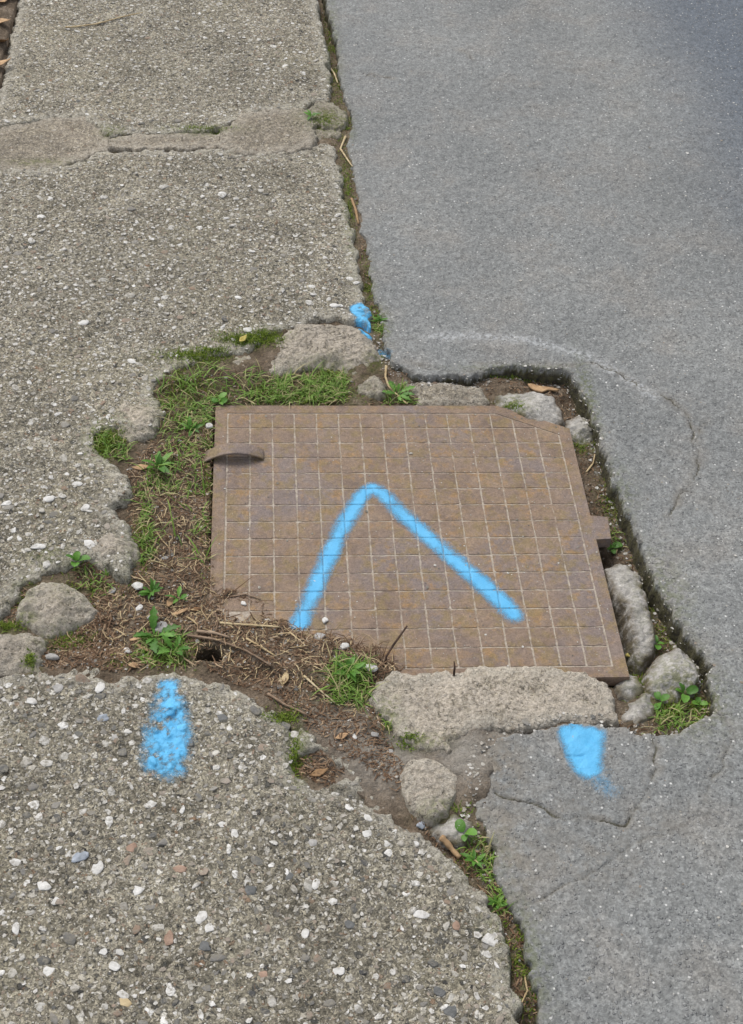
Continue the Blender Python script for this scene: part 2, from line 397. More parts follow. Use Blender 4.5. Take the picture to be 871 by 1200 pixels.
def simple(name, stops, scale=60, rough=0.85, spec=0.2, trans=None, rndmix=0.0, attr=None, bump=0.001):
    m = Mat(name)
    f = m.noise(scale, 4, 0.6)
    if attr: f = m.math('ADD', m.math('MULTIPLY', f, 0.35), m.math('MULTIPLY', m.attr(attr), 0.65))
    elif rndmix: f = m.math('ADD', m.math('MULTIPLY', f, 1 - rndmix), m.math('MULTIPLY', m.rnd(), rndmix))
    c = m.ramp(f, stops)
    return m.done(c, rough, m.bump(m.noise(scale * 4, 3), bump), spec, trans=trans)
MAT['grass'] = simple('grass_blade', [(0.1, (0.06, 0.11, 0.016)), (0.4, (0.13, 0.24, 0.032)), (0.64, (0.21, 0.32, 0.06)), (0.76, (0.38, 0.33, 0.17))], 40, 0.6, 0.3, 0.25, attr='rnd')
MAT['moss'] = simple('moss_frond', [(0.15, (0.07, 0.11, 0.012)), (0.5, (0.13, 0.20, 0.022)), (0.85, (0.23, 0.27, 0.05))], 40, 0.8, 0.2, 0.2, attr='rnd')
MAT['leaf'] = simple('weed_leaf', [(0.25, (0.05, 0.14, 0.014)), (0.55, (0.095, 0.235, 0.026)), (0.8, (0.15, 0.30, 0.05))], 50, 0.5, 0.4, 0.25, rndmix=0.5)
MAT['litter'] = simple('dry_litter', [(0.1, (0.045, 0.026, 0.015)), (0.35, (0.11, 0.065, 0.038)), (0.58, (0.20, 0.13, 0.08)), (0.78, (0.34, 0.25, 0.16)), (0.92, (0.50, 0.43, 0.32))], 60, 0.85, 0.2, attr='rnd')
MAT['straw'] = simple('dry_straw', [(0.3, (0.30, 0.215, 0.11)), (0.6, (0.46, 0.37, 0.22)), (0.8, (0.55, 0.47, 0.32))], 60, 0.7, 0.3, rndmix=0.3)
MAT['twig'] = simple('brown_twig', [(0.3, (0.13, 0.085, 0.055)), (0.55, (0.25, 0.18, 0.125)), (0.8, (0.36, 0.28, 0.20))], 90, 0.85, 0.2, rndmix=0.3)
MAT['darktwig'] = simple('dark_twig', [(0.3, (0.03, 0.02, 0.016)), (0.7, (0.09, 0.055, 0.04))], 90, 0.85, 0.2)
MAT['deadleaf'] = simple('dead_leaf', [(0.3, (0.17, 0.095, 0.045)), (0.55, (0.28, 0.175, 0.09)), (0.8, (0.40, 0.27, 0.15))], 60, 0.8, 0.25, 0.1, rndmix=0.5)
MAT['bark'] = simple('peeled_bark', [(0.3, (0.27, 0.165, 0.09)), (0.7, (0.47, 0.32, 0.18))], 90, 0.8, 0.25)
MAT['yellowleaf'] = simple('yellow_leaf', [(0.3, (0.42, 0.34, 0.08)), (0.7, (0.58, 0.5, 0.16))], 60, 0.6, 0.3, 0.2)
MAT['whitestone'] = simple('white_stone', [(0.3, (0.30, 0.285, 0.26)), (0.5, (0.50, 0.49, 0.465)), (0.8, (0.62, 0.61, 0.59))], 120, 0.8, 0.3)
MAT['greystone'] = simple('grey_stone', [(0.3, (0.20, 0.195, 0.185)), (0.55, (0.31, 0.30, 0.285)), (0.8, (0.41, 0.40, 0.385))], 110, 0.85, 0.25)
MAT['darkstone'] = simple('dark_stone', [(0.3, (0.07, 0.072, 0.07)), (0.7, (0.13, 0.132, 0.13))], 120, 0.7, 0.35)
MAT['bluestone'] = simple('bluish_stone', [(0.3, (0.13, 0.15, 0.17)), (0.7, (0.34, 0.37, 0.42))], 120, 0.75, 0.35)
MAT['pinkstone'] = simple('reddish_stone', [(0.3, (0.19, 0.125, 0.09)), (0.7, (0.34, 0.235, 0.175))], 120, 0.8, 0.3)

def rock_mat():
    m = Mat('pale_rubble_stone')
    b = m.ramp(m.noise(38, 6, 0.7), [(0.28, (0.20, 0.19, 0.172)), (0.5, (0.33, 0.315, 0.29)), (0.7, (0.44, 0.42, 0.39))])
    b = m.mix(0.6, b, m.ramp(m.noise(300, 4, 0.7), [(0.25, 0.5), (0.5, 1.0), (0.75, 1.35)]), 'MULTIPLY')
    b = m.mix(m.step(m.noise(85, 4, 0.65), 0.58, 0.70, 0, 0.8), b, (0.50, 0.485, 0.455))
    b = m.mix(m.math('MULTIPLY', m.step(m.attr('edge'), 0.0, 0.013, 0.95, 0.0), m.step(m.noise(60, 4, 0.6), 0.3, 0.6)), b, (0.115, 0.093, 0.065))
    mo = m.math('MULTIPLY', m.attr('moss'), m.step(m.noise(120, 4), 0.4, 0.58))
    b = m.mix(mo, b, (0.11, 0.12, 0.03))
    h = m.math('ADD', m.noise(120, 5, 0.7), m.math('MULTIPLY', m.noise(420, 3), 0.3))
    return m.done(b, 0.9, m.bump(h, 0.004, 1.0), 0.2)
MAT['rock'] = rock_mat()

# ------------------------------------------------------------------ where moss and dirt grow (photo outlines laid on the ground)
MOSS = [  # (centre px, radius x px, radius y px, strength)
    (228, 424, 40, 9, 1.0), (285, 402, 30, 9, .9), (312, 398, 22, 8, 1.0), (340, 460, 85, 16, .8), (220, 470, 38, 40, .7), (126, 522, 22, 20, 1.0), (382, 440, 35, 14, .9),
    (80, 748, 30, 12, 1.0), (12, 736, 18, 8, 1.0), (32, 728, 12, 6, .8), (38, 780, 10, 10, .8), (165, 640, 16, 45, .6), (348, 880, 12, 40, .8),
    (330, 840, 20, 10, .6), (800, 815, 42, 40, .8), (745, 780, 20, 30, .6), (775, 700, 30, 50, .5), (722, 575, 18, 32, .5), (682, 508, 14, 10, .8),
    (380, 145, 26, 14, .8), (405, 150, 10, 18, .7), (390, 60, 9, 70, .55), (408, 240, 8, 70, .5), (432, 340, 8, 40, .5), (446, 382, 10, 18, .9),
    (595, 1090, 30, 25, .45), (560, 1000, 30, 30, .5), (615, 1130, 22, 70, .6), (490, 872, 30, 8, .7), (455, 840, 14, 20, .7),
    (600, 475, 20, 12, .8), (200, 765, 35, 22, .7), (405, 800, 35, 22, .7), (245, 560, 8, 90, .5), (100, 690, 40, 20, .4), (150, 776, 30, 10, .5),
    (520, 955, 30, 12, .6), (690, 470, 8, 40, .7), (600, 435, 60, 4, .5), (815, 775, 12, 20, .6), (836, 815, 8, 30, .6), (240, 158, 40, 5, .7), (130, 160, 14, 6, .7),
    (440, 425, 12, 10, .7), (30, 700, 14, 20, .5), (60, 660, 30, 12, .4), (45, 195, 40, 4, .5)]
_mo = [(np.array(B(x, y)), abs(np.array(B(x + rx, y)) - np.array(B(x - rx, y)))[0] / 2, abs(np.array(B(x, y + ry)) - np.array(B(x, y - ry)))[1] / 2, s) for x, y, rx, ry, s in MOSS]
def moss_at(X, Y):
    r = np.zeros_like(X)
    for c, rx, ry, s in _mo:
        q = ((X - c[0]) / max(rx, .006)) ** 2 + ((Y - c[1]) / max(ry, .006)) ** 2
        r = np.maximum(r, s * np.exp(-q * 0.9))
    return r

# ------------------------------------------------------------------ relief surfaces: slabs, road, stones
class Relief:
    def __init__(s, name, poly, ztop, zbot, er, drop, rough, xs, ys, seed=0, slope=5.0, tilt=(0, 0), hole=None, holed=0.02, extra=None, keep=0.012, dome=0.0, facet=0.0, wall=0.005):
        s.xs, s.ys, s.name = xs, ys, name
        X, Y = np.meshgrid(xs, ys)
        D = grid_sdf(xs, ys, poly)
        if hole is not None: D = np.minimum(D, -grid_sdf(xs, ys, hole))
        s.D = D
        c = poly.mean(0) if np.ptp(poly, 0).max() < 2 else np.zeros(2)
        t = np.clip(1 - D / er, 0, 1)
        if wall == 0: t = np.sqrt(np.maximum(0, 1 - np.sqrt(np.maximum(0, 1 - t * t))))       # a rounded shoulder
        Z = ztop + tilt[0] * (X - c[0]) + tilt[1] * (Y - c[1]) - drop * t * t
        if dome: Z = Z + dome * (np.clip(D, 0, CAP) / CAP)
        for amp, f, o in rough:
            Z = Z + amp * fbm(X, Y, f, o, seed)
        att = {}
        if facet:
            dz0 = np.zeros_like(X)
            for q in range(7):
                r_ = np.random.default_rng(seed * 31 + q); a = r_.uniform(0, 6.28); k_ = r_.uniform(.15, .7); o_ = r_.uniform(.0 if wall == 0 else .1, .55 if wall == 0 else .75) * np.ptp(poly, 0).min() / 2
                pl = -k_ * np.maximum(0, (X - c[0]) * math.cos(a) + (Y - c[1]) * math.sin(a) - o_ + .004 * fbm(X, Y, 40, 3, q))
                dz0 = np.minimum(dz0, pl)
            Z = Z + facet * dz0
        if extra is not None:
            dz, att = extra(X, Y, D); Z = Z + dz
        Z = np.where(D < 0, Z + slope * D + wall * smooth(0, -.004, D) * fbm(X, Y, 110, 3, seed + 5), Z)
        s.Z = np.maximum(Z, zbot)
        Kq = D > -keep
        cell = Kq[:-1, :-1] | Kq[1:, :-1] | Kq[:-1, 1:] | Kq[1:, 1:]
        nx = len(xs)
        jj, ii = np.nonzero(cell)
        F = np.stack([jj * nx + ii, jj * nx + ii + 1, (jj + 1) * nx + ii + 1, (jj + 1) * nx + ii], 1)
        used = np.unique(F); mp = np.full(X.size, -1); mp[used] = np.arange(len(used))
        V = np.stack([X.ravel()[used], Y.ravel()[used], s.Z.ravel()[used]], 1)
        a = {'edge': D.ravel()[used], 'moss': moss_at(V[:, 0], V[:, 1])}
        for k, v in att.items(): a[k] = v.ravel()[used]
        s.me = make_mesh(name, V, mp[F], True, a)
    def at(s, G, P):
        P = np.atleast_2d(P)
        i = np.clip(np.searchsorted(s.xs, P[:, 0]) - 1, 0, len(s.xs) - 2); j = np.clip(np.searchsorted(s.ys, P[:, 1]) - 1, 0, len(s.ys) - 2)
        fx = np.clip((P[:, 0] - s.xs[i]) / (s.xs[i + 1] - s.xs[i]), 0, 1); fy = np.clip((P[:, 1] - s.ys[j]) / (s.ys[j + 1] - s.ys[j]), 0, 1)
        return (G[j, i] * (1 - fx) + G[j, i + 1] * fx) * (1 - fy) + (G[j + 1, i] * (1 - fx) + G[j + 1, i + 1] * fx) * fy
    def inb(s, P):
        P = np.atleast_2d(P)
        return (P[:, 0] > s.xs[0]) & (P[:, 0] < s.xs[-1]) & (P[:, 1] > s.ys[0]) & (P[:, 1] < s.ys[-1])
    def h(s, P): return np.where(s.inb(P), s.at(s.Z, P), -1.0)
    def d(s, P): return np.where(s.inb(P), s.at(s.D, P), -CAP)
SOLIDS = []

# ---- road
ZR, ZP = 0.006, 0.013
road_left = [(383, 0), (387, 20), (394, 50), (397, 80), (401, 110), (411, 130), (413, 142), (409, 157), (405, 170), (411, 180), (414, 200), (420, 240), (425, 270), (431, 300), (438, 340), (446, 368), (450, 388),
             (448, 405), (459, 420), (469, 431), (480, 438), (498, 443), (520, 441), (535, 440), (549, 442), (567, 436), (590, 432), (606, 430), (629, 431), (647, 432), (661, 433), (670, 438), (676, 447), (684, 459),
             (691, 478), (698, 496), (704, 515), (709, 533), (719, 555), (729, 580), (740, 606), (750, 626), (754, 643), (763, 666), (775, 686), (788, 709), (799, 735), (812, 757), (825, 769), (832, 780),
             (831, 796), (835, 815), (838, 828), (834, 835), (825, 839), (811, 847), (798, 854), (779, 861), (768, 863), (752, 858), (736, 855), (717, 853), (703, 848), (680, 846), (655, 848), (620, 855), (603, 858), (585, 866),
             (572, 880), (566, 898), (560, 920), (556, 944), (561, 958), (570, 979), (578, 999), (581, 1022), (590, 1045), (598, 1057), (604, 1075), (616, 1090), (612, 1110), (619, 1128), (624, 1156), (634, 1172), (631, 1200)]
rl = BP(road_left, ZR)
kd = (np.array(B(373, 0, ZR)) - np.array(B(430, 352, ZR))); kd /= np.linalg.norm(kd)          # the kerb line's direction
nearkd = (rl[-1] - rl[-14]); nearkd /= np.linalg.norm(nearkd)
road_poly = jag(np.concatenate([[rl[0] + kd * 60], [rl[0] + kd * 1.2], rl, [rl[-1] + nearkd * 0.25], [rl[-1] + nearkd * 0.25 - kd * 60 ], [np.array([70.0, -60])], [np.array([70.0, 60])]]), 0.006, 0.0042, 3)
CRACKS = [[(692, 424), (720, 436), (748, 452), (768, 462), (786, 470), (803, 482), (814, 505), (812, 520), (820, 530), (818, 552), (805, 572), (792, 588), (784, 602)],
          [(766, 862), (768, 880), (769, 900), (764, 916), (750, 940), (742, 958), (733, 968)], [(733, 968), (718, 964), (702, 959), (680, 957), (662, 961), (650, 957), (642, 950), (628, 941), (612, 938), (594, 934), (580, 928)],
          [(838, 832), (848, 842), (854, 856), (856, 872), (848, 888), (845, 902), (832, 916), (827, 940), (818, 958), (800, 968), (780, 978), (760, 983), (738, 990), (722, 1003), (704, 1018), (684, 1030), (662, 1036), (640, 1050), (612, 1062)],
          [(424, 86), (440, 90), (460, 93)], [(660, 886), (672, 888), (684, 885)], [(815, 520), (822, 500), (830, 492)], [(540, 60), (548, 63), (553, 70)], [(470, 425), (500, 430), (530, 436), (566, 434)], [(555, 425), (600, 428), (640, 427), (668, 431), (690, 424)]]
CW = [2.6, 2.4, 3.2, 2.0, 1.8, 1.6, 1.2, 1.2, 1.5, 1.4]
_cr = []
for i, c in enumerate(CRACKS):
    q = BP(c, ZR); dn = []
    for a, b in zip(q[:-1], q[1:]):
        m_ = max(2, int(np.linalg.norm(b - a) / 0.006)); nn = np.array([-(b - a)[1], (b - a)[0]]); nn /= np.linalg.norm(nn)
        for j in range(m_): dn.append(a + (b - a) * j / m_ + nn * 0.0035 * fbm(np.array([a[0] + j * .01]), np.array([a[1] + i]), 60, 2, 9)[0])
    dn.append(q[-1]); _cr.append(np.array(dn))
scar_l = [BP([(505, 394), (560, 395), (610, 399), (650, 407), (690, 420)], ZR), BP([(700, 426), (735, 445), (765, 465)], ZR)]
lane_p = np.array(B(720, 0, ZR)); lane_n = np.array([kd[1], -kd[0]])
def road_extra(X, Y, D):
    dz = np.zeros_like(X); cr = np.zeros_like(X); crd = np.zeros_like(X)
    xs, ys = X[0], Y[:, 0]
    wob = 1 + 0.7 * vnoise(X * 55, Y * 55, 5)
    for q, w, st_ in zip(_cr, CW, (.75, .8, .85, .5, .8, .7, .6, .6, .5, .5)):
        st_ = st_ * np.clip(0.75 + 0.6 * vnoise(X * 22, Y * 22, 15), .2, 1)
        d = grid_sdf(xs, ys, q, False, 0.02)
        crd = np.maximum(crd, .7 * st_ * np.exp(-(d / .009) ** 2))
        cr = np.maximum(cr, st_ * np.exp(-(d / (w * 0.00042 * np.maximum(wob, .1) + .0003)) ** 2))
    dz -= 0.006 * cr
    # the sunk patch below the crack and the settled rim of the pit
    scar = np.zeros_like(X)
    for q, w, st in ((scar_l[0], .013, .95), (scar_l[1], .013, .95)):
        d = grid_sdf(xs, ys, q, False, 0.05); scar = np.maximum(scar, st * np.exp(-(d / w) ** 2))
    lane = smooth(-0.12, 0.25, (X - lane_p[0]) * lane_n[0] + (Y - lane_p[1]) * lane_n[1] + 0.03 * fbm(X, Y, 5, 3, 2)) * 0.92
    dirt = np.exp(-np.maximum(D, 0) / 0.007) * 0.4
    dirt = np.maximum(dirt, crd)
    for c, rx, ry, st in (((575, 900), 45, 45, .95), ((560, 870), 40, 20, .9), ((590, 1000), 45, 80, .75), ((680, 1010), 80, 40, .45), ((780, 970), 60, 25, .35), ((640, 960), 60, 50, .35), ((660, 850), 60, 10, .7)):
        p = np.array(B(*c)); a = abs(B(c[0] + rx, c[1])[0] - p[0]); b = abs(B(c[0], c[1] + ry)[1] - p[1])
        dirt = np.maximum(dirt, st * np.exp(-((X - p[0]) / a) ** 2 - ((Y - p[1]) / b) ** 2))
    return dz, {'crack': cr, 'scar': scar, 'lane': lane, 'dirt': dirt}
rxs = axis(-0.38, 1.42, 0.0028, None, 66); rxs = np.concatenate([axis(-14, -0.42, .5)[:-1], rxs]) if False else axis(-0.40, 1.42, 0.0026, -16, 66)
rys = axis(-0.86, 2.35, 0.0022, -56, 56, 0.55)
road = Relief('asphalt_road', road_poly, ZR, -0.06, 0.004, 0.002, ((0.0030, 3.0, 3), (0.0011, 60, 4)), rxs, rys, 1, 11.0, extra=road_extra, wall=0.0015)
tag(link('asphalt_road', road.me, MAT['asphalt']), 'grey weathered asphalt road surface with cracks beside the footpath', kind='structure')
SOLIDS.append(road)

# ---- the three slabs of the footpath
lp0, lp1 = np.array(B(22, 0, ZP)), np.array(B(0, 100, ZP)); ld = (lp0 - lp1) / np.linalg.norm(lp0 - lp1)
far_r = BP([(372, 0), (376, 20), (382, 50), (386, 80), (388, 105), (386, 116), (371, 117)], ZP)
far_b = BP([(356, 128), (338, 128), (300, 131), (270, 146), (242, 153), (207, 156), (160, 157), (124, 157), (112, 146), (99, 137), (69, 139), (30, 143), (0, 147)], ZP)
far_left = lp1 - ld * ((lp1 - far_b[-1]) @ ld)                       # where the joint meets the path's outer edge
fl = far_b[-1] + (far_b[-1] - far_b[-3]) / np.linalg.norm(far_b[-1] - far_b[-3]) * 0.35
slab_far = jag(np.concatenate([[far_r[0] + kd * 30], [far_r[0] + kd * 1.0], far_r, far_b, [fl], [lp1 - ld * 0.10], [lp1], [lp0], [lp0 + ld * 1.0], [lp0 + ld * 30]]), 0.005, 0.0050, 5)
mid_t = BP([(-120, 200), (0, 197), (34, 197), (53, 196), (84, 189), (111, 176), (145, 173), (180, 173), (240, 173), (270, 176), (310, 178), (345, 175), (362, 168), (380, 163), (393, 169)], ZP)
mid_r = BP([(398, 200), (408, 240), (418, 290), (426, 340), (431, 355), (437, 372), (436, 384), (425, 377), (404, 372), (380, 371), (355, 378), (338, 384), (318, 390), (305, 401), (282, 409), (262, 414), (250, 418), (232, 423),
            (212, 428), (197, 438), (187, 450), (180, 462), (186, 474), (192, 484), (186, 494), (176, 504), (166, 508), (152, 505), (138, 500), (124, 505), (112, 509), (108, 518), (114, 531), (128, 541), (140, 548), (150, 560), (156, 575),
            (147, 584), (134, 592), (141, 604), (151, 618), (156, 636), (157, 655), (152, 675), (139, 670), (124, 663), (112, 654), (98, 650), (78, 660), (58, 668), (42, 676), (28, 685), (18, 699), (7, 715), (-10, 727), (-160, 735)], ZP)
slab_mid = jag(np.concatenate([mid_t, mid_r]), 0.005, 0.0050, 8)
near_t = BP([(-200, 790), (0, 788), (30, 786), (44, 782), (87, 781), (120, 781), (122, 792), (131, 796), (142, 791), (172, 787), (204, 784.5), (232, 789), (259, 799), (289, 813), (314, 825), (340, 838), (365, 855), (388, 872), (406, 887), (414, 900), (424, 918),
             (437, 936), (447, 948), (461, 956), (468, 958), (480, 967), (498, 981), (512, 992), (526, 1001), (542, 1018), (557, 1036), (571, 1051), (585, 1067), (588, 1087), (599, 1114), (604, 1130), (609, 1160), (615, 1200)], ZP)
nk = near_t[-1] - near_t[-5]; nk /= np.linalg.norm(nk)
slab_near = jag(np.concatenate([near_t, [near_t[-1] + nk * 0.3], [near_t[-1] + nk * 0.3 - kd * 30], [near_t[0] - ld * 30]]), 0.005, 0.0050, 12)
pocket = jag(BP([(352, 878), (372, 872), (390, 882), (404, 893), (408, 902), (396, 914), (385, 921), (364, 916), (349, 908), (344, 892)], ZP), 0.006, 0.003, 4)
R_SLAB = ((0.0032, 3.2, 3), (0.0020, 22, 4), (0.0016, 95, 3))
def near_extra(X, Y, D):
    dz = np.zeros_like(X)
    # the cement lip that runs round the slab's broken corner, lower than the pebbled face
    p = BP([(318, 832), (350, 850), (378, 870), (400, 888), (420, 925), (440, 945)], ZP)
    d = grid_sdf(X[0], Y[:, 0], p, False, 0.04); dz -= 0.007 * np.exp(-(d / 0.012) ** 2)
    p = BP([(345, 850), (340, 880), (350, 912), (385, 925), (425, 935)], ZP)
    d = grid_sdf(X[0], Y[:, 0], p, False, 0.04); dz -= 0.008 * np.exp(-(d / 0.009) ** 2)
    p = BP([(50, 786), (85, 786), (118, 787)], ZP)
    d = grid_sdf(X[0], Y[:, 0], p, False, 0.04); dz -= 0.008 * np.exp(-(d / 0.012) ** 2)
    return dz, {}
S_far = Relief('pavement_slab', slab_far, ZP, -0.05, 0.010, 0.004, R_SLAB, axis(-1.55, 0.12, 0.0042, -10, 3), axis(1.0, 2.3, 0.005, None, 36, 0.2), 21, 8.0)
S_mid = Relief('pavement_slab', slab_mid, ZP, -0.05, 0.011, 0.005, R_SLAB, axis(-1.15, 0.05, 0.0032, -3), axis(-0.32, 1.20, 0.0030, None, None, 0.45), 22, 7.0)
S_near = Relief('pavement_slab', slab_near, ZP, -0.05, 0.011, 0.005, R_SLAB, axis(-0.72, 0.22, 0.0024, -12, 12), axis(-0.86, -0.20, 0.0024, -34, None), 23, 7.0, hole=pocket, extra=near_extra)
slabs = []
for R_, lab in ((S_far, 'farthest pebbled concrete slab of the footpath beyond the mossy joint'), (S_mid, 'middle pebbled concrete slab of the footpath left of the cover'), (S_near, 'nearest pebbled concrete slab of the footpath with a blue paint streak')):
    o = tag(link('pavement_slab', R_.me, MAT['slab']), lab, kind='structure'); slabs.append(o); SOLIDS.append(R_)

# ---- loose and broken pieces, each its own thing
def stone(name, px, z, label, cat, mat='rock', er=0.009, drop=0.008, rough=((0.0028, 30, 5), (0.0016, 110, 3)), g=0.002, zbot=-0.06, tilt=(0, 0), slope=4.5, seed=None, jamp=0.0042, group=None, dome=0.0, facet=0.4, grow=0.004, loose=False, fac=None):
    loose = mat == 'rock' or loose
    if loose:
        w_ = np.ptp(BP(px, z), 0).min(); er, drop, jamp, g, slope = .14 * w_, .06 * w_, .0022, .0016, 3.0
        rough = ((.06 * w_, .9 / w_, 3), (.0020, 60, 4), (.0012, 170, 3)); facet = .45 if mat == 'chunk' else 1.1; grow = .004 if mat == 'chunk' else .008
        if fac is not None: facet, grow = fac, .002
    q_ = BP(px, z); c_ = q_.mean(0); v_ = q_ - c_
    poly = jag(c_ + v_ * (1 + grow / np.linalg.norm(v_, axis=1))[:, None], 0.004, jamp, len(SOLIDS))
    lo = poly.min(0) - 0.03; hi = poly.max(0) + 0.03
    r = Relief(name, poly, z, zbot, er, drop, rough, np.arange(lo[0], hi[0], g), np.arange(lo[1], hi[1], g), 40 + len(SOLIDS), slope, tilt, dome=dome, keep=0.02, facet=facet, wall=0.0 if loose else 0.005)
    SOLIDS.append(r)
    o = tag(link(name, r.me, MAT[mat]), label, cat, group); o_rel[o.name] = r
    return o
o_rel = {}
CH = ((0.0035, 16, 4), (0.0028, 60, 4), (0.0014, 160, 2))
stone('broken_concrete', [(300, 408), (306, 396), (318, 387), (338, 380), (362, 373), (382, 368), (405, 370), (426, 375), (435, 388), (440, 401), (445, 411), (442, 421), (432, 431), (420, 438), (411, 438), (403, 430), (394, 426), (380, 423), (362, 421), (345, 426), (330, 431), (315, 429), (305, 421)],
      0.012, 'large pale broken concrete edge between the blue corner mark and the grass', 'concrete', 'chunk', 0.022, 0.010, CH, tilt=(0, 0.03), facet=.5)
stone('broken_concrete', [(255, 425), (262, 415), (276, 410), (290, 408), (301, 411), (302, 421), (295, 430), (276, 436), (262, 433)], 0.008, 'small pale concrete fragment in the moss beside the yellow leaf', 'concrete', 'chunk', 0.018, 0.01, CH)
stone('broken_concrete', [(36, 691), (52, 680), (71, 679), (87, 690), (101, 701), (111, 708), (104, 716), (92, 722), (78, 730), (64, 735), (48, 738), (38, 730), (21, 721), (25, 707)], 0.016, 'angular loose concrete lump with a dark broken side below the footpath edge', 'concrete', 'chunk', 0.010, 0.005, CH, tilt=(0.04, 0.08), slope=4.0, zbot=-0.05, facet=1.0, jamp=.002)
stone('broken_concrete', [(-70, 737), (0, 739), (20, 734), (35, 738), (46, 743), (49, 753), (46, 768), (38, 781), (18, 785), (-70, 786)], 0.012, 'square broken slab corner between two bright moss cushions at the frame edge', 'concrete', 'slab' if False else 'chunk', 0.012, 0.005, CH, facet=.4)
stone('kerb_block', [(433, 815), (445, 800), (459, 787), (484, 785), (512, 786), (540, 786), (586, 781), (627, 779), (668, 780), (691, 784), (707, 793), (717, 808), (719, 818), (721, 837), (706, 841), (683, 840), (660, 840), (620, 849), (592, 852), (567, 849), (549, 854), (531, 861), (528, 872), (512, 873), (496, 870), (480, 863), (468, 852), (450, 833), (436, 823)],
      0.012, 'long pale concrete kerb block along the near edge of the iron cover', 'kerb', 'chunk', 0.013, 0.005, ((0.0022, 12, 3), (0.0012, 60, 4), (0.0010, 160, 2)), facet=0.12)
stone('stone', [(425, 447), (434, 439), (445, 440), (452, 450), (450, 460), (434, 462), (425, 456)], 0.002, 'small flat pinkish stone left of the straw at the cover top', 'stone', 'mortar', 0.01, 0.006)
stone('stone', [(469, 443), (489, 445), (512, 444), (535, 445), (567, 447), (572, 459), (567, 470), (535, 472), (507, 471), (491, 469), (488, 457), (474, 450)], 0.003, 'long flat pale stone along the top edge of the cover', 'stone', 'mortar', 0.012, 0.007)
stone('stone', [(587, 460), (601, 457), (629, 456), (645, 464), (654, 476), (657, 487), (647, 494), (629, 490), (615, 482), (599, 476), (588, 469)], 0.006, 'grey white rubble stone just below the bark piece at the cover corner', 'stone', 'rock', 0.016, 0.010, slope=2)
stone('stone', [(669, 490), (679, 487), (688, 494), (693, 503), (691, 512), (682, 512), (673, 506), (667, 497)], -0.008, 'small oval grey stone wedged against the asphalt edge near the cover corner', 'stone', 'rock', 0.014, 0.008)
stone('stone', [(713, 661), (722, 654), (729, 648), (740, 656), (752, 670), (755, 688), (759, 707), (766, 725), (768, 743), (763, 758), (758, 767), (752, 767), (746, 756), (744, 746), (740, 725), (737, 707), (727, 698), (720, 688), (715, 672)], 0.0, 'long upright pale stone lying in the gap right of the cover', 'stone', 'rock', 0.013, 0.008, ((0.003, 26, 4), (0.0016, 110, 3)), fac=.45)
stone('stone', [(775, 767), (791, 761), (807, 766), (816, 776), (817, 787), (809, 798), (798, 809), (786, 812), (773, 808), (764, 799), (766, 785)], 0.004, 'largest rounded grey stone above the clover at the near corner of the gap', 'stone', 'rock', 0.022, 0.012)
stone('stone', [(729, 829), (736, 822), (752, 815), (764, 811), (772, 817), (763, 833), (747, 840), (734, 837)], -0.006, 'flat grey stone left of the clover below the largest rounded stone', 'stone', 'rock', 0.014, 0.009)
stone('stone', [(727, 799), (735, 791), (745, 793), (749, 804), (741, 813), (730, 809)], -0.004, 'small round grey stone at the right corner of the long kerb block', 'stone', 'rock', 0.012, 0.010)
stone('stone', [(472, 907), (482, 894), (496, 888), (512, 890), (527, 903), (535, 914), (530, 930), (521, 944), (507, 953), (493, 948), (480, 935), (474, 921)], 0.017, 'round pale stone set in the dirt below the long kerb block', 'stone', 'chunk', loose=True)
stone('stone', [(507, 966), (516, 958), (530, 956), (547, 962), (552, 971), (548, 979), (535, 981), (519, 978)], 0.010, 'mossy flat stone tucked under the round pale stone', 'stone', 'rock', 0.014, 0.009)
stone('broken_concrete', [(95, 640), (105, 615), (120, 599), (135, 595), (148, 609), (157, 632), (159, 655), (152, 676), (138, 670), (122, 662), (108, 652)], 0.019,
      'whitish lichen crusted concrete lump at the footpath edge level with the foot of the arrow', 'concrete', 'chunk', 0.016, 0.006, CH, facet=.9)
stone('broken_concrete', [(131, 501), (132, 482), (150, 463), (171, 455), (185, 464), (189, 480), (184, 495), (170, 506), (152, 507)], 0.019,
      'whitish broken concrete lump at the footpath edge left of the grass', 'concrete', 'chunk', 0.016, 0.006, CH, facet=.9)
# ---- mortar in the joint across the footpath
JM = ((0.0022, 20, 4), (0.0010, 90, 3))
for px, lab, z in (([(-90, 153), (0, 150), (40, 146), (70, 142), (98, 140), (110, 149), (116, 158), (110, 172), (84, 186), (52, 193), (0, 194), (-90, 197)], 'wide pinkish mortar patch at the outer end of the footpath joint', 0.0105),
                   ([(120, 161), (150, 159), (207, 159), (242, 157), (265, 155), (267, 166), (262, 171), (225, 171), (180, 171), (146, 170), (118, 172)], 'thin strip of mortar in the middle of the footpath joint', 0.0105),
                   ([(272, 149), (300, 134), (336, 131), (354, 132), (358, 146), (361, 163), (345, 172), (310, 175), (274, 173), (269, 163)], 'raised pale mortar block in the footpath joint near the road', 0.0155),
                   ([(359, 130), (372, 120), (388, 119), (396, 126), (402, 134), (402, 143), (392, 148), (378, 146), (364, 141)], 'small grey mortar lump where the joint meets the road', 0.013),
                   ([(365, 150), (378, 150), (392, 151), (394, 158), (384, 161), (370, 162), (363, 158)], 'crumbled mortar scrap under the small grey lump by the road', 0.006)):
    stone('mortar_patch', px, z, lab, 'mortar', 'mortar', 0.008, 0.0015, JM, 0.003, facet=0.0, jamp=.006, grow=0.022 if px[0][0] < 300 else .006)

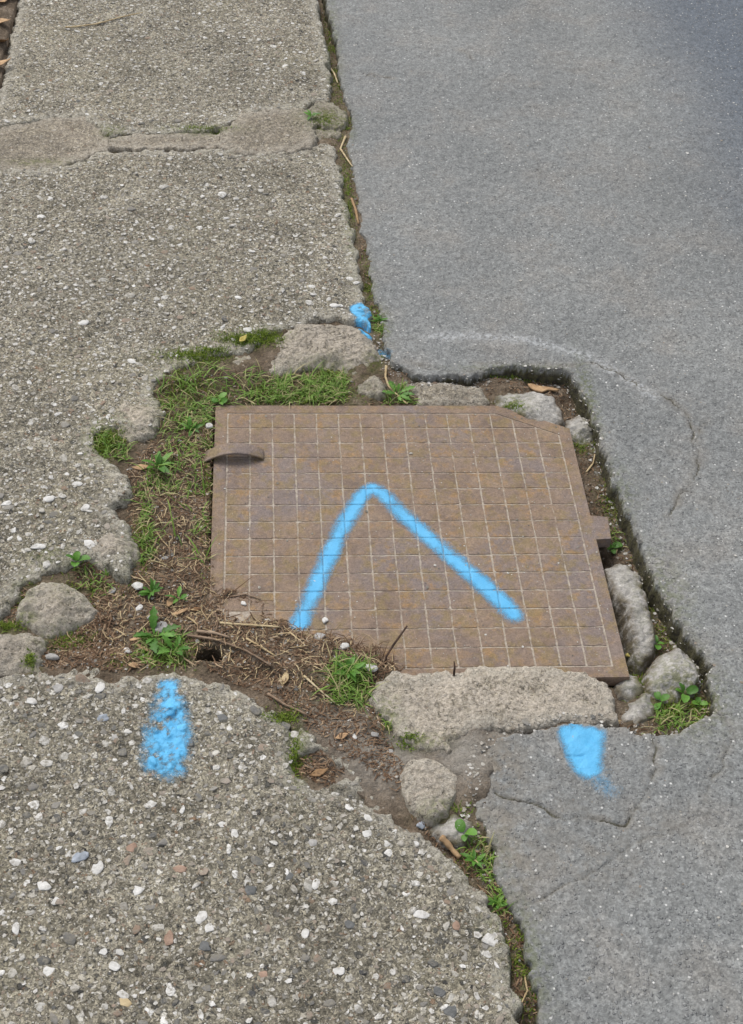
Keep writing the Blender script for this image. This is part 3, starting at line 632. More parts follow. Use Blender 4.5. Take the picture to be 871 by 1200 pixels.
# ------------------------------------------------------------------ the iron cover's outline (metres; origin at its centre)
CELL = 0.037; HALF = 7.5 * CELL; RIM = 0.0215
E_ = HALF + RIM
cut0 = np.array(B(583, 473)); cut1 = np.array(B(664, 502))
plate = np.array([(-E_, E_), (cut0[0], E_), (E_, cut1[1]), (E_, B(691, 604)[1]), (E_ + 0.027, B(712, 606)[1]), (E_ + 0.024, B(715, 631)[1]), (E_, B(701, 632)[1]), (E_, -E_), (-E_ + .125, -E_), (-E_, -E_ + .085)])

# ------------------------------------------------------------------ soil under and between everything
SP = [(240, 560, -4), (200, 470, 4), (165, 520, 2), (180, 600, 0), (170, 700, -1), (110, 690, -3), (100, 750, -5), (60, 768, -4), (230, 720, -4), (190, 760, -1), (255, 735, 2), (300, 725, 3), (350, 765, 5), (400, 785, 5), (450, 785, 3), (310, 790, -2),
      (370, 830, 3), (430, 890, 4), (350, 835, 6), (430, 860, 2), (450, 900, 3), (380, 900, -2), (480, 965, 1), (550, 1000, -5), (582, 1060, -6), (620, 1150, -8), (640, 1220, -16), (545, 890, 9), (562, 878, 9), (540, 920, 7), (590, 862, 2), (562, 905, 10), (556, 932, 9), (605, 900, -8), (605, 940, -8), (600, 985, -8), (620, 870, -8), (566, 958, 5), (605, 858, 2), (640, 851, 0), (520, 882, 3), (480, 880, 1), (455, 895, 1), (440, 918, 3), (574, 885, 5), (640, 445, -22), (590, 446, -11), (680, 470, -30), (695, 520, -26), (700, 560, -26),
      (715, 600, -32), (712, 645, -60), (740, 640, -38), (780, 720, -38), (725, 740, -58), (715, 690, -55), (800, 760, -32), (825, 815, -18), (790, 835, -14), (745, 848, -14), (722, 825, -18), (345, 455, -6), (460, 455, -8), (440, 425, -4), (400, 455, -8), (445, 385, -1), (420, 260, 2), (390, 80, 2), (402, 150, 2), (250, 425, 7), (215, 436, 8), (120, 520, 6),
      (290, 402, 7), (310, 398, 7), (265, 412, 4), (240, 620, -4), (430, 815, -4), (280, 780, 0), (250, 470, -6), (570, 472, -12), (0, 700, 3), (330, 845, 0), (500, 880, 0), (150, 640, 2), (190, 455, 8), (190, 495, 6), (115, 660, 1), (60, 672, 3), (150, 785, 5), (90, 776, 2), (250, 790, 5), (310, 815, 6), (200, 775, 3), (20, 715, 2), (60, 145, 5), (60, 195, 5), (150, 158, 4), (150, 174, 4), (230, 156, 4), (230, 173, 4), (320, 131, 5), (320, 177, 5), (368, 145, 7), (268, 155, 4), (115, 165, 3), (200, 160, 3), (0, 170, 5), (530, 990, -3)]
spw = np.array([B(a, b) for a, b, c in SP]); spz = np.array([c for a, b, c in SP]) / 1000
over_px = [(244, 652), (250, 668), (254, 680), (266, 688), (285, 692), (303, 701), (313, 709), (326, 720), (340, 731), (358, 740), (379, 742), (409, 745), (422, 756), (441, 759), (464, 770), (480, 786), (480, 810), (236, 810), (236, 652)]
over = jag(BP(over_px), 0.006, 0.006, 2); bare = jag(BP([(258, 707), (280, 704), (302, 705), (310, 720), (296, 724), (264, 723)]), 0.006, 0.005, 6)
hole_c = np.array(B(247, 768)); verge = [lp1 - ld * 3 + 0 * kd, lp1, lp0, lp0 + ld * 3]
sxs = axis(-1.05, 0.62, 0.0032, -70, 70); sys_ = axis(-0.86, 0.62, 0.0032, -70, 60)
def soil_build():
    X, Y = np.meshgrid(sxs, sys_)
    wsum = np.full(X.shape, 1e-9); z = wsum * -0.012
    for p, q in zip(spw, spz):
        w = 1 / ((X - p[0]) ** 2 + (Y - p[1]) ** 2 + 1e-5) ** 1.8; wsum = wsum + w; z = z + w * q
    z = z / wsum
    z = z + 0.0035 * fbm(X, Y, 22, 4, 77) + 0.0015 * fbm(X, Y, 110, 3, 78)
    dp = grid_sdf(sxs, sys_, plate); do = np.minimum(grid_sdf(sxs, sys_, over), -grid_sdf(sxs, sys_, bare))
    zo = -0.003 + 0.010 * smooth(0.0, 0.03, do) + 0.002 * fbm(X, Y, 60, 4, 5)
    w = smooth(-0.006, 0.004, dp); out = np.where(do > -0.004, np.maximum(zo, -0.004), -0.03)
    z = z * (1 - w) + out * w
    # burrow
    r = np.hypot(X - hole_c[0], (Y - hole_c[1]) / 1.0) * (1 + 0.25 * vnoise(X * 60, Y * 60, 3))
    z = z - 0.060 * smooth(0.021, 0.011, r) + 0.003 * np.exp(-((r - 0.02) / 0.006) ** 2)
    hole_dark = smooth(0.021, 0.012, r) * 0.95  # soil colour taken close to black inside the burrow, fading at its rim
    # verge left of the path, standing a little proud
    side = (X - lp1[0]) * -ld[1] + (Y - lp1[1]) * ld[0]
    z = np.where(side > 0, ZP + 0.012 * smooth(-.01, .05, side) + .006 * fbm(X, Y, 14, 4, 8), z)
    far = smooth(0.9, 1.6, np.hypot(X + .1, Y - .3))
    z = np.where(side > 0, z, z * (1 - far) + -0.03 * far)
    allP = np.stack([X.ravel(), Y.ravel()], 1)
    for r_s, gap in ((road, .016), (S_mid, .012), (S_near, .012), (S_far, .012)):
        dd = r_s.d(allP).reshape(X.shape); z = np.where(dd > gap, np.minimum(z, -0.02), z)
    du = np.zeros_like(X)
    for c, rx, ry, st in (((455, 890), 60, 40, .9), ((545, 885), 45, 42, 1.0), ((400, 850), 50, 30, .5), ((590, 860), 30, 12, .8)):
        p = np.array(B(*c)); a = abs(B(c[0] + rx, c[1])[0] - p[0]); b = abs(B(c[0], c[1] + ry)[1] - p[1])
        du = np.maximum(du, st * np.exp(-((X - p[0]) / a) ** 2 - ((Y - p[1]) / b) ** 2))
    nx = len(sxs)
    j, i = np.mgrid[0:len(sys_) - 1, 0:nx - 1]
    F = np.stack([j * nx + i, j * nx + i + 1, (j + 1) * nx + i + 1, (j + 1) * nx + i], -1).reshape(-1, 4)
    V = np.stack([X, Y, z], -1).reshape(-1, 3)
    me = make_mesh('ground', V, F, True, {'moss': moss_at(X, Y).ravel(), 'dust': du.ravel(), 'hole_dark': hole_dark.ravel()})
    return me, z
sme, soilZ = soil_build()
tag(link('ground', sme, MAT['soil']), 'brown soil filling the gaps round the cover and the verge', kind='structure')
class G: pass
soil = Relief.__new__(Relief); soil.xs, soil.ys, soil.Z = sxs, sys_, soilZ; soil.name = 'ground'
def solid_d(P):
    """distance into the nearest slab, road or stone (positive = covered)"""
    d = np.full(len(P), -CAP)
    for r in SOLIDS: d = np.maximum(d, r.d(P))
    return d
def plate_in(P): return inside(np.atleast_2d(P), plate)
def top_h(P):
    P = np.atleast_2d(P); z = soil.h(P)
    for r in SOLIDS:
        ok = r.d(P) > -0.008
        z = np.where(ok, np.maximum(z, r.h(P)), z)
    return np.where(plate_in(P), np.maximum(z, 0.0), z)

# ------------------------------------------------------------------ cover
cover = tag(empty('manhole_cover', (0, 0, -0.012)), 'square rusty cast iron inspection cover with a grid pattern and blue arrow', 'manhole cover')
def prism(poly, z0, z1, bev=0.0015):
    n = len(poly); c = poly.mean(0)
    nx = np.roll(poly, -1, 0); pv = np.roll(poly, 1, 0)
    t1 = (poly - pv) / np.linalg.norm(poly - pv, axis=1)[:, None]; t2 = (nx - poly) / np.linalg.norm(nx - poly, axis=1)[:, None]
    bis = np.stack([-(t1 + t2)[:, 1], (t1 + t2)[:, 0]], 1); bis /= np.linalg.norm(bis, axis=1)[:, None]
    area = 0.5 * np.sum(poly[:, 0] * nx[:, 1] - nx[:, 0] * poly[:, 1])
    if area < 0: bis = -bis
    inn = poly + bis * bev
    V = np.concatenate([np.c_[poly, np.full(n, z0)], np.c_[poly, np.full(n, z1 - bev)], np.c_[inn, np.full(n, z1)]])
    F = []
    for k in range(2):
        for i in range(n): F.append((k * n + i, k * n + (i + 1) % n, (k + 1) * n + (i + 1) % n, (k + 1) * n + i))
    return V, F, inn
import bmesh
def bm_obj(name, bm, mat, parent=None, smoothit=False):
    bmesh.ops.recalc_face_normals(bm, faces=bm.faces)
    me = bpy.data.meshes.new(name); bm.to_mesh(me); bm.free()
    if smoothit: me.polygons.foreach_set('use_smooth', np.ones(len(me.polygons), bool))
    return link(name, me, mat, parent)
def off(o):  # parts of the cover are laid out in world metres; the parent stands at its base
    o.location = (0, 0, 0.012); return o
# bed of the grooves
V, F, inn = prism(plate - np.sign(plate) * 0.0006, -0.018, -0.0010, 0.0004)
bm = bmesh.new(); vs = [bm.verts.new(v) for v in V]
for f in F: bm.faces.new([vs[i] for i in f])
n = len(plate); bm.faces.new(vs[2 * n:3 * n]); bm.faces.new(vs[0:n])
off(bm_obj('groove_bed', bm, MAT['groove'], cover))
# raised rim round the pads, with the chipped corner and the lug on the right
GW = 0.0013
def clip_corner(p, q, r_):
    pass
rim_o = plate.copy(); hi_ = HALF + GW * 0.9
ck = (cut1 - np.array([cut0[0], E_])); ck /= np.linalg.norm(ck); cn = np.array([ck[1], -ck[0]])
if cn @ np.array([-1, -1]) < 0: cn = -cn
ca = np.array([cut0[0], E_]) + cn * 0.0215
def on_line(x=None, y=None):
    t = (x - ca[0]) / ck[0] if x is not None else (y - ca[1]) / ck[1]
    return ca + ck * t
innerp = np.array([(-hi_, hi_), on_line(y=hi_), on_line(x=hi_), (hi_, plate[3][1]), (hi_, plate[4][1]), (hi_, plate[5][1]), (hi_, plate[6][1]), (hi_, -hi_), (-hi_ + .115, -hi_), (-hi_, -hi_ + .075)])
rb = bmesh.new()
N9 = len(plate)
ot = [rb.verts.new((p[0], p[1], -0.019)) for p in rim_o]; o1 = [rb.verts.new((p[0], p[1], -0.0016)) for p in rim_o]
c2 = rim_o + (innerp - rim_o) / np.linalg.norm(innerp - rim_o, axis=1)[:, None] * 0.0008
o2 = [rb.verts.new((p[0], p[1], 0.0)) for p in c2]
c3 = innerp + (rim_o - innerp) / np.linalg.norm(innerp - rim_o, axis=1)[:, None] * 0.0008
i1 = [rb.verts.new((p[0], p[1], 0.0)) for p in c3]; i2 = [rb.verts.new((p[0], p[1], -0.004)) for p in innerp]
for i in range(N9):
    j = (i + 1) % N9
    for A_, B_ in ((ot, o1), (o1, o2), (o2, i1), (i1, i2)):
        rb.faces.new((A_[i], A_[j], B_[j], B_[i]))
off(bm_obj('rim', rb, MAT['iron'], cover))
# the 15 x 15 raised pads
def pad_mesh(seed):
    r = np.random.default_rng(seed); h = CELL / 2 - GW
    bm = bmesh.new(); m = 4; rows = []
    for j in range(m + 1):
        row = []
        for i in range(m + 1):
            x = (i / m * 2 - 1) * h; y = (j / m * 2 - 1) * h
            e = (i in (0, m)) + (j in (0, m))
            x += r.normal(0, 0.00035 if e else 0.0006); y += r.normal(0, 0.00035 if e else 0.0006)
            if e == 2: x *= 0.985; y *= 0.985
            row.append(bm.verts.new((x, y, -0.0002 * (e > 0) + r.normal(0, 0.00012))))
        rows.append(row)
    for j in range(m):
        for i in range(m): bm.faces.new((rows[j][i], rows[j][i + 1], rows[j + 1][i + 1], rows[j + 1][i]))
    ring = [rows[0][i] for i in range(m)] + [rows[j][m] for j in range(m)] + [rows[m][i] for i in range(m, 0, -1)] + [rows[j][0] for j in range(m, 0, -1)]
    low = [bm.verts.new((v.co.x * 1.012, v.co.y * 1.012, -0.0025)) for v in ring]
    for i in range(len(ring)): bm.faces.new((ring[i], low[i], low[(i + 1) % len(low)], ring[(i + 1) % len(ring)]))
    bmesh.ops.recalc_face_normals(bm, faces=bm.faces)
    me = bpy.data.meshes.new('pad'); bm.to_mesh(me); bm.free(); me.materials.append(MAT['iron'])
    return me
pads = [pad_mesh(s) for s in range(10)]
def cut_pad(x, y):
    """a pad of the chipped corner, cut along the slanting rim"""
    h = CELL / 2 - GW; q = [np.array([x + a * h, y + b * h]) for a, b in ((-1, -1), (1, -1), (1, 1), (-1, 1))]; out = []
    f = lambda p: (p - ca) @ cn - GW
    for a, b in zip(q, q[1:] + q[:1]):
        if f(a) > 0: out.append(a)
        if (f(a) > 0) != (f(b) > 0): out.append(a + (b - a) * f(a) / (f(a) - f(b)))
    if len(out) < 3: return
    V, F, _ = prism(np.array(out), -0.0025, 0.0, 0.0006); bm = bmesh.new(); vs = [bm.verts.new(v) for v in V]; n = len(out)
    for f_ in F: bm.faces.new([vs[i] for i in f_])
    bm.faces.new(vs[2 * n:3 * n]); off(bm_obj('pad', bm, MAT['iron'], cover))
for r_ in range(15):
    for c_ in range(15):
        x = (c_ - 7) * CELL; y = (7 - r_) * CELL
        if (np.array([x, y]) - ca) @ cn < 0.026:
            cut_pad(x, y); continue
        if inside(np.array([[x, y]]), over)[0] and not inside(np.array([[x, y]]), bare)[0]:
            q = np.array([[x + a, y + b] for a in (-.016, 0, .016) for b in (-.016, 0, .016)])
            if inside(q, over).all() or (x < -HALF + .10 and y < -HALF + .08): continue
        o = bpy.data.objects.new('pad', random.choice(pads)); COL.objects.link(o); o.parent = cover
        o.location = (x, y, 0.012 + random.uniform(-0.0002, 0.0001)); o.rotation_euler = (random.gauss(0, .004), random.gauss(0, .004), random.choice((0, 1, 2, 3)) * math.pi / 2 + random.gauss(0, .006))
# strap handle: a flat bar bent into a low arch over the left edge
hl = np.array(B(239, 535)); hr = np.array(B(309, 533))
bm = bmesh.new(); NS = 14; prof = []
for i in range(NS + 1):
    t = i / NS; p = hl * (1 - t) + hr * t; z = 0.0005 + 0.0165 * math.sin(math.pi * (0.08 + 0.92 * t)) ** 0.8 - (0.009 * (1 - t) ** 3)
    w = 0.0135 * (0.86 + 0.14 * math.sin(math.pi * t)); th = 0.0038
    prof.append([bm.verts.new((p[0], p[1] + s * w - 0.002, z + dz)) for s, dz in ((-1, 0), (1, 0), (1, th * .8), (.85, th), (-.85, th), (-1, th * .8))])
for a, b in zip(prof[:-1], prof[1:]):
    for i in range(6): bm.faces.new((a[i], a[(i + 1) % 6], b[(i + 1) % 6], b[i]))
bm.faces.new(prof[0]); bm.faces.new(prof[-1])
bmesh.ops.bevel(bm, geom=[e for e in bm.edges], offset=0.0006, segments=1, affect='EDGES', clamp_overlap=True)
ho = off(bm_obj('handle', bm, MAT['iron'], cover, True))

# ------------------------------------------------------------------ pebbles in the slabs
def dome_shape(seed, lo=False):
    r = np.random.default_rng(seed); bm = bmesh.new()
    bmesh.ops.create_icosphere(bm, subdivisions=1 if lo else 2, radius=1.0)
    bmesh.ops.delete(bm, geom=[v for v in bm.verts if v.co.z < -0.35], context='VERTS')
    ph = r.uniform(0, 6.28, 4); am = r.uniform(0.05, 0.2, 4)
    cuts = [(r.uniform(0, 6.28), r.uniform(.5, .85)) for _ in range(5)]
    for v in bm.verts:
        a = math.atan2(v.co.y, v.co.x); k = 1 + am[0] * math.sin(a * 2 + ph[0]) + am[1] * math.sin(a * 3 + ph[1]) * .8 + am[2] * .5 * math.sin(a * 5 + ph[2])
        v.co.x *= k; v.co.y *= k
        for ca_, cd_ in cuts:
            d = v.co.x * math.cos(ca_) + v.co.y * math.sin(ca_)
            if d > cd_: v.co.x -= (d - cd_) * .85 * math.cos(ca_); v.co.y -= (d - cd_) * .85 * math.sin(ca_)
        v.co.z = v.co.z * (1 + .12 * math.sin(a * 2 + ph[3])) ; v.co.z = min(v.co.z, .62 + .16 * math.sin(a + ph[1]))
    bmesh.ops.recalc_face_normals(bm, faces=bm.faces)
    bmesh.ops.triangulate(bm, faces=bm.faces)
    bm.verts.ensure_lookup_table()
    V = np.array([v.co[:] for v in bm.verts]); F = np.array([[v.index for v in f.verts] for f in bm.faces]); bm.free()
    return V, F
DOM = [dome_shape(s, False) for s in range(8)]; DOML = [dome_shape(s + 50, True) for s in range(10)]
DOMM = []
for V, F in DOM:
    me = make_mesh('pebble', V, F, True); me.materials.append(MAT['pebble']); DOMM.append(me)
PALEM = []
for V, F in DOM:
    me = make_mesh('pebble', V, F, True); me.materials.append(MAT['palepebble']); PALEM.append(me)
PEB = []      # x, y, z, a, b, c, rot: used to lay paint over them
def view_ok(P, margin=40):
    P3 = np.c_[P, np.zeros(len(P))] - CAM; zc = P3 @ fwd
    u = CX + FPX * (P3 @ right) / zc; v = CY - FPX * (P3 @ up) / zc
    return (zc > .2) & (u > -margin) & (u < 871 + margin) & (v > -margin) & (v < 1200 + margin)
def scatter(R_, lo, hi, dens, slab, maxparts, big, meshes, pale=1.0):
    A = (hi[0] - lo[0]) * (hi[1] - lo[1]); n = int(A * dens)
    P = rng.uniform(lo, hi, (n, 2)); P = P[view_ok(P)]
    n = len(P)
    size = np.clip(np.exp(rng.normal(math.log(0.0034), 0.36, n)), 0.0018, 0.0105) * big
    # fewer stones where the slab is worn smooth
    keepm = rng.random(n) < np.clip(0.75 + 0.45 * fbm(P[:, 0], P[:, 1], 7, 3, 31), .2, 1)
    d = R_.d(P); ok = (d > size * 0.8 + .001) & keepm
    P, size = P[ok], size[ok]
    order = np.argsort(-size); P, size = P[order], size[order]
    # no two overlapping: coarse cell occupancy
    occ = {}; sel = []
    for i in range(len(P)):
        c = (int(P[i, 0] / .016), int(P[i, 1] / .016)); bad = False
        for dx in (-1, 0, 1):
            for dy in (-1, 0, 1):
                for j in occ.get((c[0] + dx, c[1] + dy), ()):
                    if (P[i, 0] - P[j, 0]) ** 2 + (P[i, 1] - P[j, 1]) ** 2 < (size[i] + size[j]) ** 2 * 0.8: bad = True; break
        if not bad: occ.setdefault(c, []).append(i); sel.append(i)
    P, size = P[sel], size[sel]; n = len(P)
    asp = rng.uniform(0.42, 1.0, n); hgt = rng.uniform(0.16, 0.42, n); rot = rng.uniform(0, 6.28, n)
    z = R_.h(P) + size * hgt * rng.uniform(-0.55, 0.0, n)
    tone = np.clip(rng.beta(1.5, 1.35, n), 0, 1) ** pale
    show = size * pxscale(np.c_[P, z])
    parts = np.argsort(-show)[:maxparts]; parts = parts[show[parts] > 4.6]
    isp = np.zeros(n, bool); isp[parts] = True
    for i in parts:
        o = bpy.data.objects.new('pebble', meshes[i % 8]); COL.objects.link(o); o.parent = slab
        o.location = (P[i, 0], P[i, 1], z[i]); o.rotation_euler = (rng.normal(0, .12), rng.normal(0, .12), rot[i]); o.scale = (size[i], size[i] * asp[i], size[i] * hgt[i])
    for i in range(n): PEB.append((P[i, 0], P[i, 1], z[i], size[i], size[i] * asp[i], size[i] * hgt[i], rot[i]))
    VV, FF, AA = [], [], []; offv = 0
    for i in np.nonzero(~isp)[0]:
        V, F = DOML[i % 10]; c, s_ = math.cos(rot[i]), math.sin(rot[i])
        q = V * (size[i], size[i] * asp[i], size[i] * hgt[i])
        VV.append(np.c_[q[:, 0] * c - q[:, 1] * s_ + P[i, 0], q[:, 0] * s_ + q[:, 1] * c + P[i, 1], q[:, 2] + z[i]]); FF.append(F + offv); offv += len(V); AA.append(np.full(len(V), tone[i]))
    me = make_mesh('small_pebbles', np.concatenate(VV), np.concatenate(FF), True, {'rnd': np.concatenate(AA)})
    tag(link('small_pebbles', me, MAT['pebbles'], slab), kind='stuff')
# stones one can single out in the photograph: (px, py, half length px, aspect, tilt deg, material)
KNOWN = [(179, 943, 6, .9, 20, 'whitestone'), (260, 966, 6, .8, 10, 'whitestone'), (275, 978, 9, .55, 95, 'whitestone'), (93, 1005, 11, .7, 20, 'bluestone'), (115, 1015, 10, .75, 30, 'whitestone'), (17, 1011, 8, .75, -30, 'whitestone'), (53, 1039, 9, .8, 20, 'whitestone'),
         (65, 1056, 7, .6, 60, 'whitestone'), (162, 1043, 9, .75, 20, 'whitestone'), (210, 1018, 10, .6, 10, 'pinkstone'), (154, 993, 9, .7, 40, 'pinkstone'), (19, 1088, 9, .6, 90, 'whitestone'), (237, 1074, 10, .6, 25, 'whitestone'), (245, 1088, 7, .8, 50, 'whitestone'), (199, 1099, 11, .55, 110, 'pinkstone'),
         (134, 1132, 9, .7, -40, 'whitestone'), (58, 1138, 8, .8, 30, 'whitestone'), (146, 1174, 10, .6, -15, 'straw'), (308, 1142, 7, .8, 20, 'pinkstone'), (358, 1094, 7, .8, 70, 'whitestone'), (371, 1036, 7, .8, 20, 'whitestone'), (121, 1115, 6, .7, 10, 'whitestone'), (141, 1116, 6, .7, 0, 'whitestone'), (397, 1137, 9, .7, 0, 'whitestone'),
         (240, 1112, 9, .7, -30, 'darkstone'), (409, 1082, 8, .8, 0, 'darkstone'), (293, 1044, 9, .8, 0, 'darkstone'), (492, 1072, 11, .6, -12, 'whitestone'), (534, 1082, 7, .9, 60, 'pinkstone'), (575, 1100, 12, .75, 0, 'whitestone'), (572, 1117, 6, .9, 0, 'whitestone'), (515, 1160, 10, .6, -40, 'darkstone'), (531, 1184, 10, .8, 50, 'darkstone'),
         (260, 840, 8, .95, 0, 'darkstone'), (200, 834, 9, .65, 60, 'paintstone'), (45, 642, 9, .5, 0, 'whitestone'), (118, 805, 8, .75, 20, 'whitestone'), (67, 805, 8, .8, -20, 'greystone'), (38, 822, 8, .6, 0, 'whitestone'), (90, 862, 7, .7, 0, 'whitestone'), (135, 865, 5, .9, 0, 'greystone'), (104, 638, 8, .7, -10, 'whitestone'), (57, 586, 8, .6, 15, 'whitestone'),
         (90, 569, 6, .7, 0, 'whitestone'), (101, 597, 6, .7, 10, 'whitestone'), (8, 592, 7, .5, 25, 'whitestone'), (155, 424, 6, .7, 0, 'whitestone'), (290, 386, 6, .8, 0, 'whitestone'), (393, 358, 7, .5, 0, 'whitestone'), (365, 335, 5, .7, 0, 'whitestone'), (97, 380, 8, .6, 10, 'whitestone'), (120, 840, 9, .75, 20, 'bluestone'), (340, 1028, 6, .8, 0, 'darkstone'), (455, 1000, 6, .8, 0, 'whitestone'), (432, 960, 6, .8, 0, 'whitestone'), (430, 978, 7, .8, 0, 'whitestone'), (453, 990, 6, .8, 0, 'whitestone'), (487, 988, 5, .8, 0, 'whitestone'), (366, 988, 7, .8, 0, 'greystone')]
MAT['paintstone'] = simple('painted_stone', [(0.3, (0.070, 0.34, 0.60)), (0.7, (0.105, 0.40, 0.66))], 60, 0.6, 0.35)
known_mesh = {}
for i, (px, py, hl_, asp, deg, mt) in enumerate(KNOWN):
    p = np.array([B(px, py, ZP)]); R_, sl = (S_near, slabs[2]) if S_near.d(p)[0] > S_mid.d(p)[0] else (S_mid, slabs[1])
    z = R_.h(p)[0]; s_ = hl_ / pxscale(np.array([p[0][0], p[0][1], z])) * (1.0 if py > 700 else 1.1)
    key = (mt, i % 8)
    if key not in known_mesh:
        V, F = DOM[i % 8]; me = make_mesh('pebble', V, F, True); me.materials.append(MAT[mt]); known_mesh[key] = me
    o = bpy.data.objects.new('pebble', known_mesh[key]); COL.objects.link(o); o.parent = sl
    o.location = (p[0][0], p[0][1], z - s_ * .03); o.rotation_euler = (0, 0, math.radians(deg)); o.scale = (s_, s_ * min(1, asp * 1.15), s_ * .26)
    PEB.append((p[0][0], p[0][1], z + s_ * .05, s_, s_ * asp, s_ * .38, math.radians(deg)))
scatter(S_near, (-0.72, -0.86), (0.22, -0.2), 24000, slabs[2], 240, 1.12, DOMM, .8)
scatter(S_mid, (-1.15, -0.3), (0.05, 1.2), 20000, slabs[1], 260, 1.12, PALEM, .55)
scatter(S_far, (-1.55, 1.0), (0.12, 2.3), 12000, slabs[0], 60, 1.1, PALEM, .65)

# ------------------------------------------------------------------ spray paint
def pad_h(X, Y):
    u = (X / CELL + 7.5) % 1.0; v = (Y / CELL + 7.5) % 1.0
    e = np.minimum(np.minimum(u, 1 - u), np.minimum(v, 1 - v)) * CELL
    return np.where(np.maximum(abs(X), abs(Y)) > HALF, 0.0, -0.0010 + 0.0010 * smooth(0.0008, 0.0016, e))
def paint(lo, hi, g, dens, height, label):
    xs = np.arange(lo[0], hi[0], g); ys = np.arange(lo[1], hi[1], g); X, Y = np.meshgrid(xs, ys)
    P = np.stack([X.ravel(), Y.ravel()], 1)
    D = dens(P).reshape(X.shape); Z = height(P).reshape(X.shape)
    cell = D > 0.03; cell = cell[:-1, :-1] | cell[1:, :-1] | cell[:-1, 1:] | cell[1:, 1:]
    jj, ii = np.nonzero(cell); nx = len(xs)
    F = np.stack([jj * nx + ii, jj * nx + ii + 1, (jj + 1) * nx + ii + 1, (jj + 1) * nx + ii], 1)
    used = np.unique(F); mp = np.full(X.size, -1); mp[used] = np.arange(len(used))
    me = make_mesh('paint_mark', np.c_[P[used], Z.ravel()[used]], mp[F], True, {'spray': D.ravel()[used]})
    return tag(link('paint_mark', me, MAT['paint']), label, 'paint mark', 'sky blue spray paint marks')
def stroke(pts, soft, z=0.0):
    """pts: (px, py, half width px): the density of a sprayed line"""
    q = [(np.array(B(x, y, z)), w / float(pxscale(np.array([*B(x, y, z), z])))) for x, y, w in pts]
    def f(P):
        r = np.zeros(len(P))
        for (a, wa), (b, wb) in zip(q[:-1], q[1:]):
            ab = b - a; t = np.clip(((P - a) @ ab) / (ab @ ab), 0, 1)
            d = np.hypot(P[:, 0] - a[0] - t * ab[0], P[:, 1] - a[1] - t * ab[1]); w = wa * (1 - t) + wb * t
            r = np.maximum(r, np.clip((w + soft - d - .0015 * fbm(P[:, 0], P[:, 1], 90, 3, 3)) / (soft * 1.9), 0, 1) * (d < w + soft))
        return r
    return f
chev = stroke([(351, 731, 8.5), (362, 705, 8.5), (380, 664, 8.5), (400, 622, 8.5), (418, 590, 8), (428, 577, 7.5), (437, 573, 7.5), (446, 577, 8), (466, 597, 8.5), (500, 628, 8.5), (535, 658, 9), (570, 689, 10), (588, 706, 10.5), (601, 720, 10)], 0.0095)
paint((-0.20, -0.27), (0.24, 0.14), 0.0009, lambda P: chev(P) * (1 - .3 * smooth(-.0001, -.0007, pad_h(P[:, 0], P[:, 1]))) * np.clip(.96 + .22 * fbm(P[:, 0], P[:, 1], 28, 4, 61), 0, 1), lambda P: np.maximum(pad_h(P[:, 0], P[:, 1]) + 0.0006, np.where(inside(P, over), soil.h(P) + .001, -1)), 'blue chevron arrow sprayed across the rusty iron cover')
PEBA = np.array(PEB)
def slab_paint_h(R_):
    def f(P):
        z = R_.h(P)
        lo, hi = P.min(0) - .02, P.max(0) + .02
        near = PEBA[(PEBA[:, 0] > lo[0]) & (PEBA[:, 0] < hi[0]) & (PEBA[:, 1] > lo[1]) & (PEBA[:, 1] < hi[1])]
        for x, y, zz, a, b, c, r_ in near:
            dx, dy = P[:, 0] - x, P[:, 1] - y; u = (dx * math.cos(r_) + dy * math.sin(r_)) / (a * 1.06); v = (-dx * math.sin(r_) + dy * math.cos(r_)) / (b * 1.06)
            q = np.sqrt(np.clip(1 - u * u - v * v, 0, 1)); z = np.where(q > 0, np.maximum(z, zz + c * np.minimum(q * 1.15, .98)), z)
        return z + 0.0006
    return f
def nearmark(P):
    a = np.maximum(stroke([(198, 803, 10), (200, 832, 14), (202, 852, 15), (197, 874, 22), (195, 890, 20), (193, 897, 12)], 0.010, ZP)(P), .42 * stroke([(200, 815, 18), (197, 860, 30), (194, 892, 28)], .010, ZP)(P))
    n_ = fbm(P[:, 0], P[:, 1], 75, 4, 6, .6); return np.clip(a * (1.0 + 0.62 * n_), 0, 1)
c0 = np.array(B(199, 850, ZP)); paint(c0 - (.07, .11), c0 + (.07, .11), 0.0013, nearmark, slab_paint_h(S_near), 'blue paint streak on the pebbled slab left of the cover dirt')
def roadmark(P):
    a = stroke([(681, 857, 25), (683, 872, 22), (686, 888, 18.5), (688, 897, 15.5)], 0.0095, ZR)(P)
    b = stroke([(688, 898, 12), (702, 913, 11), (713, 925, 8)], 0.016, ZR)(P) * 0.36
    q = np.array(B(680, 852, ZR)); a = a * smooth(q[1] + .012, q[1] - .006, P[:, 1] + .006 * fbm(P[:, 0], P[:, 1], 60, 3, 9))
    return np.maximum(a, b)
c0 = np.array(B(685, 880, ZR)); paint(c0 - (.08, .09), c0 + (.08, .09), 0.0013, roadmark, lambda P: road.h(P) + 0.0006, 'blue paint wedge on the asphalt below the long kerb block')
def cornermark(P):
    a = stroke([(422, 362, 11), (426, 371, 10), (430, 381, 7), (433, 390, 4)], 0.006, ZP)(P)
    n_ = fbm(P[:, 0], P[:, 1], 75, 4, 16, .6); return np.clip(a * (0.93 + 0.4 * n_), 0, 1)
c0 = np.array(B(428, 376, ZP)); hh = slab_paint_h(S_mid)
chunk0 = SOLIDS[4]
paint(c0 - (.035, .06), c0 + (.035, .06), 0.0014, cornermark, lambda P: np.maximum(hh(P), np.where(chunk0.d(P) > -.01, chunk0.h(P) + .0009, -1)), 'blue paint dab on the slab corner at the road edge')
